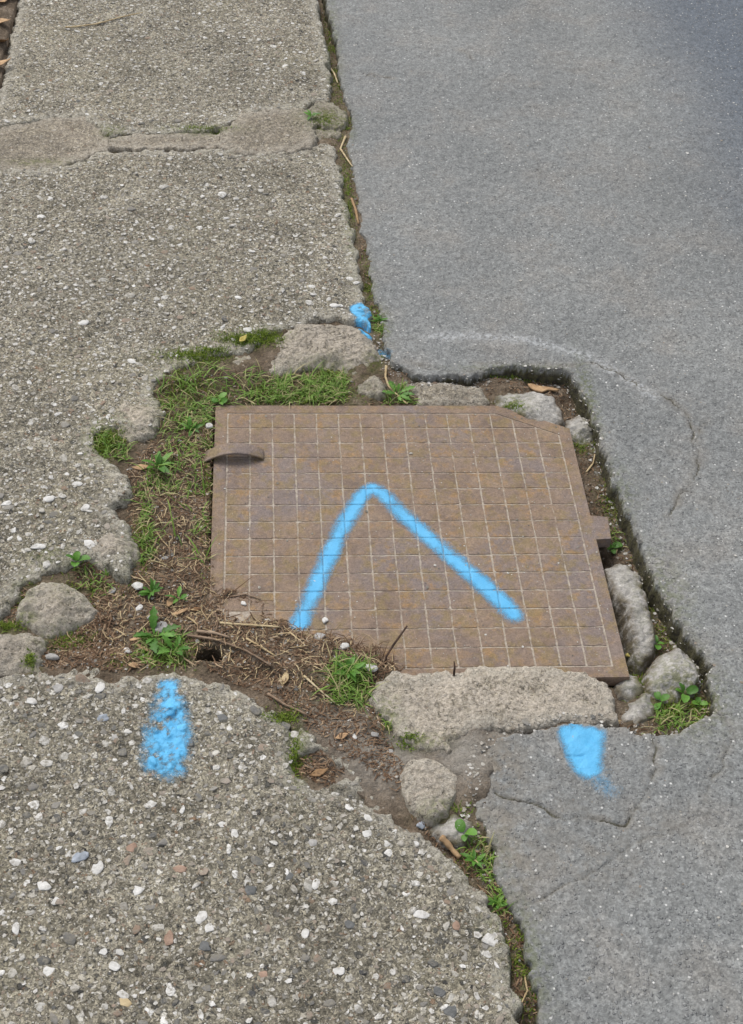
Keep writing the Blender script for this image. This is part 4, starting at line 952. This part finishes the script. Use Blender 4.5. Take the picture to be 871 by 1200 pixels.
c0 = np.array(B(449, 410, ZR)); paint(c0 - (.03, .03), c0 + (.03, .03), 0.0014, (lambda f_: lambda P: .4 * f_(P))(stroke([(441, 404, 3), (450, 410, 4), (457, 413, 2)], .006, ZR)), lambda P: np.maximum(road.h(P), soil.h(P)) + .001, 'faint blue overspray on the asphalt edge beside the mossy joint')

# ------------------------------------------------------------------ plants
def blades(name, pts, length, width, lean, mat, label, cat=None, seg=3):
    """many thin curved blades in one mesh"""
    n = len(pts); V = np.zeros((n, seg * 2 + 1, 3)); L = length * np.exp(rng.normal(0, .35, n)); az = rng.uniform(0, 6.28, n); ln = np.clip(rng.normal(lean, .35, n), .05, 1.55); wd = width * rng.uniform(.6, 1.3, n)
    dirx, diry = np.cos(az), np.sin(az)
    for k in range(seg + 1):
        t = k / seg; ang = ln * (0.45 + 0.75 * t); s_ = L * t
        px = pts[:, 0] + dirx * s_ * np.sin(ang); py = pts[:, 1] + diry * s_ * np.sin(ang); pz = pts[:, 2] + s_ * np.cos(ang) * 0.9 + .0008
        w = wd * (1 - t) ** .7 / 2
        if k < seg:
            V[:, 2 * k] = np.stack([px - diry * w, py + dirx * w, pz], 1); V[:, 2 * k + 1] = np.stack([px + diry * w, py - dirx * w, pz], 1)
        else: V[:, 2 * seg] = np.stack([px, py, pz], 1)
    b = (np.arange(n) * (seg * 2 + 1))[:, None]
    Q = np.concatenate([b + np.array([[2 * k, 2 * k + 1, 2 * k + 3, 2 * k + 2]]) for k in range(seg - 1)]) if seg > 1 else np.zeros((0, 4), int)
    T = b + np.array([[2 * seg - 2, 2 * seg - 1, 2 * seg]])
    tone = np.repeat(rng.random(n), seg * 2 + 1)
    me = make_mesh(name, V.reshape(-1, 3), [Q.astype(int), T.astype(int)] if len(Q) else T, True, {'rnd': tone})
    return tag(link(name, me, MAT[mat]), label, kind='stuff')
def in_px(poly, n, z=-0.006, ground=True, cover_max=-0.001):
    q = BP(poly, z); lo, hi = q.min(0), q.max(0); P = rng.uniform(lo, hi, (n * 3, 2)); P = P[inside(P, q)][:n]
    if ground: P = P[solid_d(P) < cover_max]
    P = P[~(plate_in(P) & ~inside(P, over))]
    return np.c_[P, soil.h(P) if ground else top_h(P)]
def cluster(P, f, thr, s):
    return P[fbm(P[:, 0], P[:, 1], f, 3, s) > thr]
g1 = [cluster(in_px([(188, 438), (215, 430), (258, 433), (300, 444), (345, 446), (405, 446), (402, 470), (330, 472), (252, 476), (246, 500), (218, 512), (197, 492), (185, 465)], 1200), 38, .16, 6),
      cluster(in_px([(300, 452), (345, 440), (405, 440), (404, 470), (300, 473)], 1500), 30, -.05, 3),
      cluster(in_px([(190, 505), (248, 480), (250, 665), (228, 660), (215, 560), (190, 545)], 480), 30, .2, 4), cluster(in_px([(150, 575), (175, 570), (182, 660), (158, 670)], 400), 26, 0, 5),
      in_px([(172, 552), (205, 545), (208, 578), (180, 578)], 160), in_px([(165, 745), (215, 745), (220, 785), (165, 782)], 300), in_px([(385, 780), (435, 785), (430, 830), (392, 828)], 420),
      in_px([(540, 975), (575, 985), (590, 1055), (555, 1020)], 140), in_px([(578, 1050), (597, 1055), (592, 1075), (580, 1070)], 60), in_px([(437, 372), (452, 372), (450, 395), (440, 392)], 110), in_px([(445, 455), (490, 452), (490, 472), (448, 472)], 160),
      in_px([(362, 140), (400, 150), (398, 165), (360, 160)], 90), in_px([(770, 825), (830, 825), (820, 845), (770, 855)], 150), in_px([(110, 505), (150, 508), (150, 545), (115, 540)], 200), in_px([(80, 655), (130, 668), (130, 700), (95, 690)], 90),
      in_px([(470, 860), (500, 870), (505, 885), (480, 882)], 90), in_px([(445, 838), (465, 855), (470, 868), (448, 850)], 60), in_px([(718, 605), (735, 612), (735, 628), (722, 625)], 20)]
g1 = np.concatenate(g1)
g2 = np.concatenate([in_px([(188, 440), (258, 436), (400, 436), (404, 472), (252, 476), (246, 500), (205, 520), (185, 470)], 230), in_px([(165, 540), (248, 500), (250, 660), (160, 640)], 60), in_px([(385, 780), (435, 785), (430, 830), (392, 828)], 60)])
blades('grass', g2, 0.034, 0.0024, 1.15, 'grass', 'longer loose grass blades leaning out over the soil')
blades('grass', g1, 0.0155, 0.0022, 1.05, 'grass', 'short green grass growing in the gap round the cover')
mpts = []
for (x, y, rx, ry, st), (c, wx, wy, _) in zip(MOSS, _mo):
    n = int(np.clip(wx * wy * 3.14 * 210000 * st, 40, 2600))
    P = c + rng.normal(0, .48, (n, 2)) * (max(wx, .005), max(wy, .005))
    d = solid_d(P); P = P[(d < .0015)]; P = P[~(plate_in(P))]
    P = P[fbm(P[:, 0], P[:, 1], 45, 3, 8) > -.25]
    mpts.append(np.c_[P, soil.h(P)])
# moss creeping over the chunk and slab rims
for (x, y, rx, ry, n) in ((228, 424, 34, 6, 700), (288, 404, 30, 7, 900), (312, 399, 18, 6, 600), (126, 522, 17, 14, 500), (330, 845, 22, 8, 300), (12, 735, 14, 5, 200), (36, 776, 7, 9, 160), (480, 868, 16, 6, 90), (600, 478, 14, 5, 150), (240, 158, 30, 3, 200), (380, 148, 16, 8, 250), (345, 890, 6, 22, 250), (250, 418, 20, 5, 300)):
    p = np.array(B(x, y)); a = abs(B(x + rx, y)[0] - p[0]); b = abs(B(x, y + ry)[1] - p[1])
    P = p + rng.normal(0, .5, (n, 2)) * (a, b); P = P[~plate_in(P)]; mpts.append(np.c_[P, top_h(P)])
mpts = np.concatenate(mpts)
blades('moss', mpts, 0.0042, 0.0017, 0.7, 'moss', 'low green moss along the joints and gap edges', seg=2)

def leaf_mesh(kind, seed):
    r = np.random.default_rng(seed); bm = bmesh.new(); n = 9; L = 1.0; rows = []
    for k in range(n + 1):
        t = k / n
        if kind == 'tooth': w = 0.17 * math.sin(math.pi * min(1, t * .93 + .05)) ** .7 * (1.0 if k % 2 else .55) * (0.5 + t)
        elif kind == 'round': w = 0.36 * math.sqrt(max(0, 1 - (2 * t - 1) ** 2)) if t > .02 else 0.01
        else: w = 0.16 * math.sin(math.pi * min(1, t * .96 + .03)) ** .8
        w *= r.uniform(.9, 1.1)
        x = t * L; z = 0.30 * t - 0.34 * t * t + r.normal(0, .006); y0 = .04 * math.sin(t * 3 + seed)
        rows.append([bm.verts.new((x, y0 - w, z + w * .35)), bm.verts.new((x, y0, z)), bm.verts.new((x, y0 + w, z + w * .35))])
    for a, b in zip(rows[:-1], rows[1:]):
        bm.faces.new((a[0], b[0], b[1], a[1])); bm.faces.new((a[1], b[1], b[2], a[2]))
    me = bpy.data.meshes.new('leaf'); bm.to_mesh(me); bm.free(); me.materials.append(MAT['leaf']); me.polygons.foreach_set('use_smooth', np.ones(len(me.polygons), bool))
    return me
LM = {k: [leaf_mesh(k, s) for s in range(4)] for k in ('tooth', 'round', 'lance')}
def weed(px, py, size, nleaf, kind, label, spread=1.0, name='weed'):
    p = np.array([B(px, py, -0.006)]); z = float(top_h(p)[0])
    e = tag(empty(name, (p[0][0], p[0][1], z)), label, 'weed')
    for i in range(nleaf):
        o = bpy.data.objects.new('leaf', random.choice(LM[kind])); COL.objects.link(o); o.parent = e
        a = 6.283 * i / nleaf + random.gauss(0, .35); s_ = size * random.uniform(.65, 1.15)
        d = random.uniform(0, .15) * size * spread
        o.location = (math.cos(a) * d, math.sin(a) * d, .001 + random.uniform(0, .003)); o.rotation_euler = (random.gauss(0, .25), random.uniform(-.75, -.1), a); o.scale = (s_, s_, s_)
    return e
weed(186, 552, .033, 9, 'lance', 'bright green rosette weed below the moss left of the handle')
weed(182, 748, .040, 9, 'tooth', 'jagged leaved dandelion beside the grey pebble left of the burrow')
weed(204, 768, .030, 8, 'tooth', 'small jagged dandelion just above the blue slab streak')
weed(408, 795, .024, 12, 'lance', 'green weed tuft in the dirt left of the long kerb block')
weed(466, 462, .030, 9, 'tooth', 'small green weed under the straw at the cover top edge')
weed(90, 668, .020, 4, 'round', 'three leaved seedling above the angular concrete lump')
weed(722, 624, .018, 4, 'round', 'small seedling in the gap beside the cover lug')
weed(772, 746, .013, 4, 'round', 'tiny seedling at the foot of the long upright stone')
weed(774, 819, .016, 3, 'round', 'round leaved clover on the left side of the largest rounded stone', 1.6)
weed(803, 812, .017, 4, 'round', 'round leaved clover right under the largest rounded stone', 1.6)
weed(822, 820, .014, 3, 'round', 'round leaved clover beside the asphalt corner', 1.4)
weed(543, 982, .018, 3, 'round', 'round leaf seedling beside the mossy flat stone')
weed(582, 1060, .014, 7, 'lance', 'little green sprout in the joint halfway down the near slab')
weed(556, 1012, .017, 9, 'lance', 'green sprout in the joint below the brown stick')
weed(445, 380, .017, 9, 'lance', 'green sprout in the joint beside the blue corner dab')
weed(257, 474, .018, 5, 'round', 'pale leaved weed at the top left corner of the cover', 1.2)
weed(178, 697, .019, 10, 'lance', 'green sprout beside the white stone chips left of the cover corner')
weed(365, 148, .020, 6, 'lance', 'green sprout in the footpath joint by the road')
weed(225, 510, .020, 8, 'lance', 'leafy sprout in the grass above the strap handle')
weed(210, 705, .018, 6, 'lance', 'tiny sprout right of the oval brown leaf')

# ------------------------------------------------------------------ litter, twigs, leaves
def tube(pts, rad, mat, name, label, cat, group=None, nside=6, taper=.35):
    P = np.array(pts); n = len(P); V = []
    for i in range(n):
        t = P[min(i + 1, n - 1)] - P[max(i - 1, 0)]; t /= np.linalg.norm(t) + 1e-9
        a = np.cross(t, (0, 0, 1.0)); a /= np.linalg.norm(a) + 1e-9; b = np.cross(a, t)
        r_ = rad * (1 - taper * i / (n - 1)) * random.uniform(.8, 1.2)
        for k in range(nside): V.append(P[i] + r_ * (math.cos(k * 6.283 / nside) * a + math.sin(k * 6.283 / nside) * b * .75))
    F = np.array([[i * nside + k, i * nside + (k + 1) % nside, (i + 1) * nside + (k + 1) % nside, (i + 1) * nside + k] for i in range(n - 1) for k in range(nside)])
    cap = np.array([list(range(nside))[::-1], [(n - 1) * nside + k for k in range(nside)]])
    me = make_mesh(name, np.array(V), [F, cap], True)
    return tag(link(name, me, MAT[mat]), label, cat, group)
def lay(px, rad, lift=0.0, sub=5):
    """a stick lying on whatever is under it"""
    q = BP(px, 0.0); out = []
    for a, b in zip(q[:-1], q[1:]):
        for j in range(sub): out.append(a + (b - a) * j / sub)
    out.append(q[-1]); out = np.array(out); z = top_h(out)
    zz = np.array([z[max(0, i - 2):i + 3].max() for i in range(len(z))]); zz = np.convolve(np.pad(zz, 2, 'edge'), np.ones(5) / 5, 'valid')
    return np.c_[out, zz + rad * .7 + lift]
for px, r_, mt, nm, lab in (
    ([(78, 40), (95, 39), (112, 37), (138, 29), (168, 21)], .0022, 'straw', 'straw', 'long golden straw lying alone on the farthest footpath slab'),
    ([(258, 734), (290, 737), (327, 740)], .0024, 'straw', 'straw', 'thick pale straw lying across the dirt at the cover corner'),
    ([(305, 736), (318, 731), (332, 726)], .0013, 'twig', 'twig', 'thin twig crossing the end of the thick pale straw'),
    ([(231, 741), (250, 746), (269, 752)], .0030, 'twig', 'twig', 'short thick twig just above the dark burrow'),
    ([(215, 744), (250, 752), (287, 766), (318, 784)], .0022, 'twig', 'twig', 'longest brown twig running past the dark burrow'),
    ([(289, 753), (305, 763), (322, 773)], .0020, 'straw', 'twig', 'pale twig right of the longest twig'),
    ([(252, 720), (256, 732), (253, 745)], .0014, 'twig', 'twig', 'short upright twig above the short thick twig'),
    ([(219, 722), (226, 727), (232, 734)], .0018, 'straw', 'straw', 'short pale straw beside the dandelion'),
    ([(356, 795), (374, 810), (393, 825)], .0018, 'straw', 'straw', 'pale straw in the dirt left of the weed tuft'),
    ([(314, 818), (335, 832), (361, 843)], .0024, 'twig', 'twig', 'brown stick along the broken edge of the nearest slab'),
    ([(516, 985), (527, 993), (539, 1005)], .0050, 'deadleaf', 'stick', 'thick reddish stick in the joint below the mossy flat stone'),
    ([(453, 427), (452, 440), (456, 450), (466, 460), (478, 470)], .0024, 'straw', 'straw', 'bent pale straw over the small weed at the cover top edge'),
    ([(405, 163), (399, 177), (406, 188), (413, 199)], .0026, 'straw', 'straw', 'bent straw in the road joint below the mortar lump'),
    ([(412, 235), (417, 250), (420, 266)], .0030, 'deadleaf', 'stick', 'orange brown stalk in the road joint beside the middle slab'),
    ([(387, 76), (392, 84), (396, 96)], .0024, 'straw', 'straw', 'short straw in the far stretch of the road joint'),
    ([(690, 540), (698, 530), (700, 520)], .0018, 'straw', 'straw', 'curved straw in the gap below the oval grey stone'),
    ([(169, 560), (175, 578), (180, 592)], .0012, 'straw', 'straw', 'thin straw below the bright green rosette'),
    ([(300, 472), (286, 466), (276, 468)], .0014, 'straw', 'straw', 'short straw in the grass at the cover top edge'),
    ([(398, 464), (385, 468), (374, 470)], .0014, 'straw', 'straw', 'short straw in the dirt right of the grass'),
    ([(210, 748), (222, 735), (240, 728)], .0011, 'twig', 'twig', 'hair thin twig between the dandelion and the brown leaf'),
    ([(270, 700), (288, 697), (306, 703)], .0013, 'twig', 'twig', 'thin rootlet on the iron at the cover corner'),
    ([(616, 1140), (619, 1158), (611, 1178)], .0014, 'straw', 'straw', 'thin straw in the near end of the joint'),
    ([(182, 622), (190, 634), (198, 642)], .0013, 'straw', 'straw', 'thin straw in the bare dirt left of the cover')):
    tube(lay(px, r_, .0008), r_, mt, nm, lab, nm if nm != 'stick' else 'stick', 'twigs and straws')
a0, a1 = B(451, 778, .004), B(464, 757, .02)
tube([(*a0, .002), (*B(453, 770, .010), .012), (*B(461, 757, .022), .024), (*B(470, 745, .030), .033), (*B(477, 735, .036), .039)], .0020, 'darktwig', 'twig', 'dark stalk standing up over the near left edge of the cover', 'twig', 'twigs and straws')
tube([(*B(532, 791, .012), .010), (*B(533, 782, .018), .019), (*B(532, 776, .024), .026)], .0016, 'darktwig', 'twig', 'tiny dark stub standing up at the kerb block edge', 'twig', 'twigs and straws')

def flat_leaf(outline, thick, curl, mat, name, label, cat, px, size, deg, tilt=0.15):
    """a small curled leaf or chip with real thickness"""
    bm = bmesh.new(); n = len(outline); o2 = np.array(outline, float)
    ring = [0.0, .5, 1.0]; tops, bots = [], []
    rr = np.random.default_rng(n + int(px[0]))
    for lev, zoff in ((tops, thick / 2), (bots, -thick / 2)):
        for k in (0.5, 1.0):
            lev.append([bm.verts.new((x * k, y * k, zoff + curl * ((y * k) ** 2 * 1.6 + (x * k) ** 2 * .5) + .05 * math.sin(5 * x * k + 3 * y))) for x, y in o2])
        lev.append(bm.verts.new((0, 0, zoff)))
    for lev in (tops, bots):
        for i in range(n):
            j = (i + 1) % n; bm.faces.new((lev[0][i], lev[0][j], lev[1][j], lev[1][i])); bm.faces.new((lev[2], lev[0][j], lev[0][i]))
    for i in range(n):
        j = (i + 1) % n; bm.faces.new((tops[1][i], tops[1][j], bots[1][j], bots[1][i]))
    o = bm_obj(name, bm, MAT[mat], None, True)
    p = np.array([B(*px, 0.0)]); qs = p + np.array([[a, b] for a in (-size * .6, 0, size * .6) for b in (-size * .3, 0, size * .3)])
    z = float(np.sort(top_h(qs))[-3])
    o.location = (p[0][0], p[0][1], z + thick * size * .5 + .0012); o.rotation_euler = (random.gauss(0, tilt), random.gauss(0, tilt), math.radians(deg)); o.scale = (size,) * 3
    return tag(o, label, cat)
OV = [(math.cos(a) * 1.0, math.sin(a) * (.45 if abs(math.cos(a)) < .9 else .38)) for a in np.linspace(0, 6.283, 12, endpoint=False)]
LF = [(-1, 0), (-.6, .25), (-.1, .42), (.4, .3), (.8, .1), (1.05, 0), (.8, -.12), (.35, -.33), (-.1, -.4), (-.6, -.22)]
CHP = [(-1, -.14), (-.95, .16), (-.3, .22), (.4, .2), (1, .13), (1.02, -.1), (.3, -.2), (-.4, -.22)]
BRK = [(-1, .25), (-.75, .42), (-.2, .30), (.5, .18), (1.05, -.08), (.9, -.22), (.3, -.12), (-.1, -.34), (-.55, -.38), (-.8, -.1)]
flat_leaf(BRK, .12, .25, 'bark', 'bark_piece', 'pale orange bark piece lying above the rubble stone at the asphalt corner', 'bark', (638, 447), .027, -6)
flat_leaf(LF, .03, .35, 'yellowleaf', 'fallen_leaf', 'single yellow leaf on the moss by the small concrete fragment', 'leaf', (285, 407), .013, 60).location.z += .006
flat_leaf(LF, .04, .4, 'deadleaf', 'fallen_leaf', 'oval brown leaf in the dirt left of the cover corner', 'leaf', (200, 705), .013, 75)
flat_leaf(CHP, .12, .1, 'bark', 'wood_chip', 'long tan wood chip just right of the oval brown leaf', 'wood chip', (211, 717), .013, 25)
flat_leaf(LF, .05, .4, 'deadleaf', 'fallen_leaf', 'small rusty leaf right of the tan wood chip', 'leaf', (230, 713), .011, 20)
flat_leaf(CHP, .15, .1, 'bark', 'wood_chip', 'short tan wood chip left of the dandelion', 'wood chip', (161, 749), .011, 15)
flat_leaf(CHP, .15, .1, 'deadleaf', 'wood_chip', 'long brown wood chip pointing at the dandelion', 'wood chip', (170, 761), .013, -32)
flat_leaf(LF, .05, .4, 'bark', 'fallen_leaf', 'curled tan leaf near the edge of the nearest slab', 'leaf', (158, 783), .012, 30)
flat_leaf(LF, .05, .4, 'bark', 'fallen_leaf', 'crumpled tan leaf left of the bright green rosette', 'leaf', (166, 550), .015, 10)
flat_leaf(LF, .05, .5, 'deadleaf', 'fallen_leaf', 'brown leaf sunk in the dirt pocket of the nearest slab', 'leaf', (374, 906), .014, 20)
flat_leaf(LF, .05, .5, 'straw', 'fallen_leaf', 'curled straw coloured leaf in the dirt above the dirt pocket', 'leaf', (335, 797), .014, 80)
flat_leaf(LF, .05, .5, 'bark', 'fallen_leaf', 'greenish tan leaf fragment in the dirt near the white chip', 'leaf', (401, 866), .011, 20)
for i, (px, deg, lab) in enumerate((((4, 15), 60, 'upper pale dead leaf on the verge beyond the footpath'), ((16, 8), 50, 'dead leaf hanging over the footpath edge at the frame corner'), ((3, 40), -20, 'dead leaf lying flat on the verge soil'), ((5, 62), 70, 'curled dead leaf at the narrow end of the verge'), ((2, 88), 40, 'last small dead leaf along the verge edge'))):
    flat_leaf(LF, .03, .5, 'deadleaf' if i % 2 else 'bark', 'fallen_leaf', lab, 'leaf', px, .030 if i < 5 else .02, deg, .3)
# loose pebbles in the dirt and on the iron
for px, hl_, asp, deg, mt, lab in (((161, 689), 8, .8, 20, 'whitestone', 'white stone chip below the far lump of the footpath edge'), ((164, 714), 5, .8, 0, 'whitestone', 'square white chip left of the oval brown leaf'), ((177, 726), 5.5, .85, 30, 'greystone', 'smooth round pebble left of the tan wood chip'),
    ((189, 737), 11, .8, 20, 'greystone', 'grey pebble among the dandelion leaves'), ((150, 764), 5.5, .8, 10, 'whitestone', 'bright white chip left of the long brown wood chip'), ((62, 769), 10, .45, 5, 'greystone', 'flat oval pebble below the bright moss cushions'), ((381, 728), 5.5, .6, 70, 'whitestone', 'white pebble on the iron at the foot of the arrow'),
    ((376, 748), 8, .7, 20, 'greystone', 'grey white pebble in the dirt under the foot of the arrow'), ((403, 762), 6.5, .8, 20, 'whitestone', 'knobbly white pebble left of the dark stalk'), ((434, 788), 10, .5, -15, 'whitestone', 'long white pebble between the weed tuft and the kerb block'), ((286, 708), 4, .8, 0, 'whitestone', 'tiny white pebble on the bare patch of iron'),
    ((416, 867), 5, .5, 100, 'whitestone', 'white chip standing in the grey dirt'), ((439, 862), 6, .6, -20, 'greystone', 'grey chip left of the kerb block foot'), ((493, 968), 6, .9, 0, 'bluestone', 'blue grey pebble below the round pale stone'), ((245, 500), 6, .7, 50, 'whitestone', 'white chip beside the cover above the strap handle'), ((346, 862) if False else (457, 880), 5, .7, 30, 'greystone', 'pale grit chip left of the round pale stone'),
    ((727, 838), 4, .8, 0, 'straw', 'tan chip at the foot of the kerb block end'), ((741, 752), 5, .6, 10, 'yellowleaf', 'yellowish chip at the lower tip of the long upright stone'), ((193, 653), 5, .6, 20, 'greystone', 'pale chip in the bare dirt left of the cover'), ((132, 690), 5, .8, 0, 'greystone', 'grey chip right of the angular concrete lump')):
    p = np.array([B(*px, 0.0)]); z = float(top_h(p)[0]); s_ = hl_ / float(pxscale(np.array([p[0][0], p[0][1], z])))
    V, F = DOM[int(px[0]) % 8]; me = make_mesh('pebble', V, F, True); o = link('pebble', me, MAT[mt])
    o.location = (p[0][0], p[0][1], z + s_ * .12); o.rotation_euler = (0, 0, math.radians(deg)); o.scale = (s_, s_ * min(1, asp * 1.2), s_ * .55)
    tag(o, lab, 'pebble', 'loose pebbles')

def flakes(name, P, L, Wd, mat, label):
    """short flat fragments lying at all angles, in one mesh"""
    n = len(P); L = L * np.exp(rng.normal(0, .5, n)); Wd = Wd * rng.uniform(.5, 1.4, n); az = rng.uniform(0, 3.1416, n); el = rng.normal(0, .22, n); tw = rng.normal(0, .4, n); th = np.minimum(Wd * .35, .0008)
    d = np.stack([np.cos(az) * np.cos(el), np.sin(az) * np.cos(el), np.sin(el)], 1); s_ = np.stack([-np.sin(az) * np.cos(tw), np.cos(az) * np.cos(tw), np.sin(tw)], 1); u = np.cross(d, s_)
    bend = (rng.normal(0, .18, n) * L)[:, None]
    V = np.zeros((n, 6, 3)); base = P + np.array([0, 0, 1]) * (np.abs(np.sin(el)) * L / 2 + .0006)[:, None]
    for k, t in enumerate((-.5, 0, .5)):
        c = base + d * (L * t)[:, None] + s_ * bend * (1 - abs(t) * 2); w = (Wd * (1 if t == 0 else .6) / 2)[:, None]
        V[:, 2 * k] = c - s_ * w; V[:, 2 * k + 1] = c + s_ * w
    V[:, 2:4] += (u * th[:, None])[:, None, :] * np.sign(u[:, 2])[:, None, None]
    b = (np.arange(n) * 6)[:, None]; F = np.concatenate([b + np.array([[0, 2, 3, 1]]), b + np.array([[2, 4, 5, 3]])])
    me = make_mesh(name, V.reshape(-1, 3), F, False, {'rnd': np.repeat(rng.beta(1.4, 2.0, n), 6)})
    return tag(link(name, me, MAT[mat]), label, kind='stuff')
lp = np.concatenate([in_px([(150, 545), (250, 500), (252, 680), (330, 720), (480, 775), (440, 830), (470, 900), (500, 960), (420, 900), (300, 815), (230, 785), (130, 795), (50, 778), (60, 740), (110, 690), (150, 690)], 9000),
                     in_px([(40, 735), (130, 700), (150, 785), (45, 785)], 900), in_px([(345, 872), (410, 895), (390, 925), (345, 910)], 350), in_px([(480, 960), (560, 980), (600, 1060), (640, 1200), (610, 1200), (580, 1060)], 700),
                     in_px([(575, 440), (668, 436), (700, 520), (740, 620), (800, 740), (840, 830), (770, 860), (720, 845), (735, 780), (700, 640), (670, 500)], 1500), in_px([(372, 0), (384, 0), (452, 400), (436, 400)], 500), in_px([(420, 430), (580, 440), (575, 474), (400, 474)], 350),
                     in_px([(80, 650), (135, 665), (150, 690), (90, 690)], 300), in_px([(10, 690), (40, 680), (30, 740), (-20, 740)], 160), in_px([(190, 450), (320, 430), (400, 440), (400, 474), (250, 474), (245, 540), (160, 540)], 700)])
blades('dry_grass', np.concatenate([in_px([(415, 745), (470, 760), (476, 785), (440, 782), (405, 765)], 170), in_px([(330, 725), (420, 750), (400, 770), (320, 745)], 90), in_px([(185, 440), (400, 440), (400, 474), (250, 474), (245, 540), (170, 540)], 150), in_px([(160, 560), (250, 540), (255, 680), (150, 680)], 90)]), .02, .0015, 1.2, 'litter', 'dry straw coloured grass at the cover corner and in the gap')
flakes('plant_litter', lp, .0060, .0017, 'litter', 'dry brown plant litter strewn over the soil')
lp2 = in_px([(250, 680), (330, 720), (478, 775), (440, 840), (400, 850), (300, 800), (230, 780), (190, 700)], 220)
lp3 = in_px([(160, 545), (248, 500), (252, 690), (478, 785), (430, 850), (300, 800), (60, 775), (110, 690), (150, 690)], 1000)
flakes('pale_straw_bits', lp3, .012, .0013, 'straw', 'pale straw bits scattered through the dirt')
flakes('dry_stalks', lp2, .018, .0013, 'litter', 'thin dry stalks and needles over the dirt at the cover corner')
vp = rng.uniform((-2.0, 0.6), (-1.1, 2.8), (14000, 2)); sd_ = (vp[:, 0] - lp1[0]) * -ld[1] + (vp[:, 1] - lp1[1]) * ld[0]; vp = vp[(sd_ > -.004) & (sd_ < .45)]
flakes('verge_litter', np.c_[vp, soil.h(vp)], .02, .006, 'litter', 'brown leaf litter on the verge left of the footpath')
# grit on the cover and on the road
gp = rng.uniform(-E_, E_, (1500, 2)); gp = gp[~inside(gp, over)]; gp = gp[inside(gp, plate)]; gp = gp[rng.random(len(gp)) < .35 + .4 * (gp[:, 0] > 0)]
def grit(name, P3, r0, label, mat='pebbles'):
    VV, FF, AA = [], [], []; o_ = 0
    for i, p in enumerate(P3):
        V, F = DOML[i % 10]; s_ = r0 * math.exp(random.gauss(0, .4)); a = random.uniform(0, 6.28); q = V * (s_, s_ * random.uniform(.6, 1), s_ * .6)
        VV.append(np.c_[q[:, 0] * math.cos(a) - q[:, 1] * math.sin(a), q[:, 0] * math.sin(a) + q[:, 1] * math.cos(a), q[:, 2]] + p); FF.append(F + o_); o_ += len(V); AA.append(np.full(len(V), random.random()))
    me = make_mesh(name, np.concatenate(VV), np.concatenate(FF), True, {'rnd': np.concatenate(AA)}); tag(link(name, me, MAT[mat]), label, kind='stuff')
grit('cover_grit', np.c_[gp, pad_h(gp[:, 0], gp[:, 1])], .0011, 'fine grit scattered over the iron cover')
rp = rng.uniform((-.35, -.86), (1.4, 2.3), (11000, 2)); rp = rp[view_ok(rp)]; rp = rp[road.d(rp) > .004]
grit('road_grit', np.c_[rp, road.h(rp) - .0004], .00135, 'pale stone chippings worn into the asphalt')
ep = rng.uniform((-.06, -.62), (.5, .5), (26000, 2)); ep = ep[(road.d(ep) > -.016) & (road.d(ep) < .003) & ~plate_in(ep)]; ep = np.c_[ep, top_h(ep)]
grit('edge_crumbs', ep[:900], .0024, 'crumbs broken off the asphalt along the edge of the gap')
sp_ = lp[::4] + np.array([0, 0, .0003]); grit('soil_grit', sp_, .0017, 'small crumbs of stone in the soil')
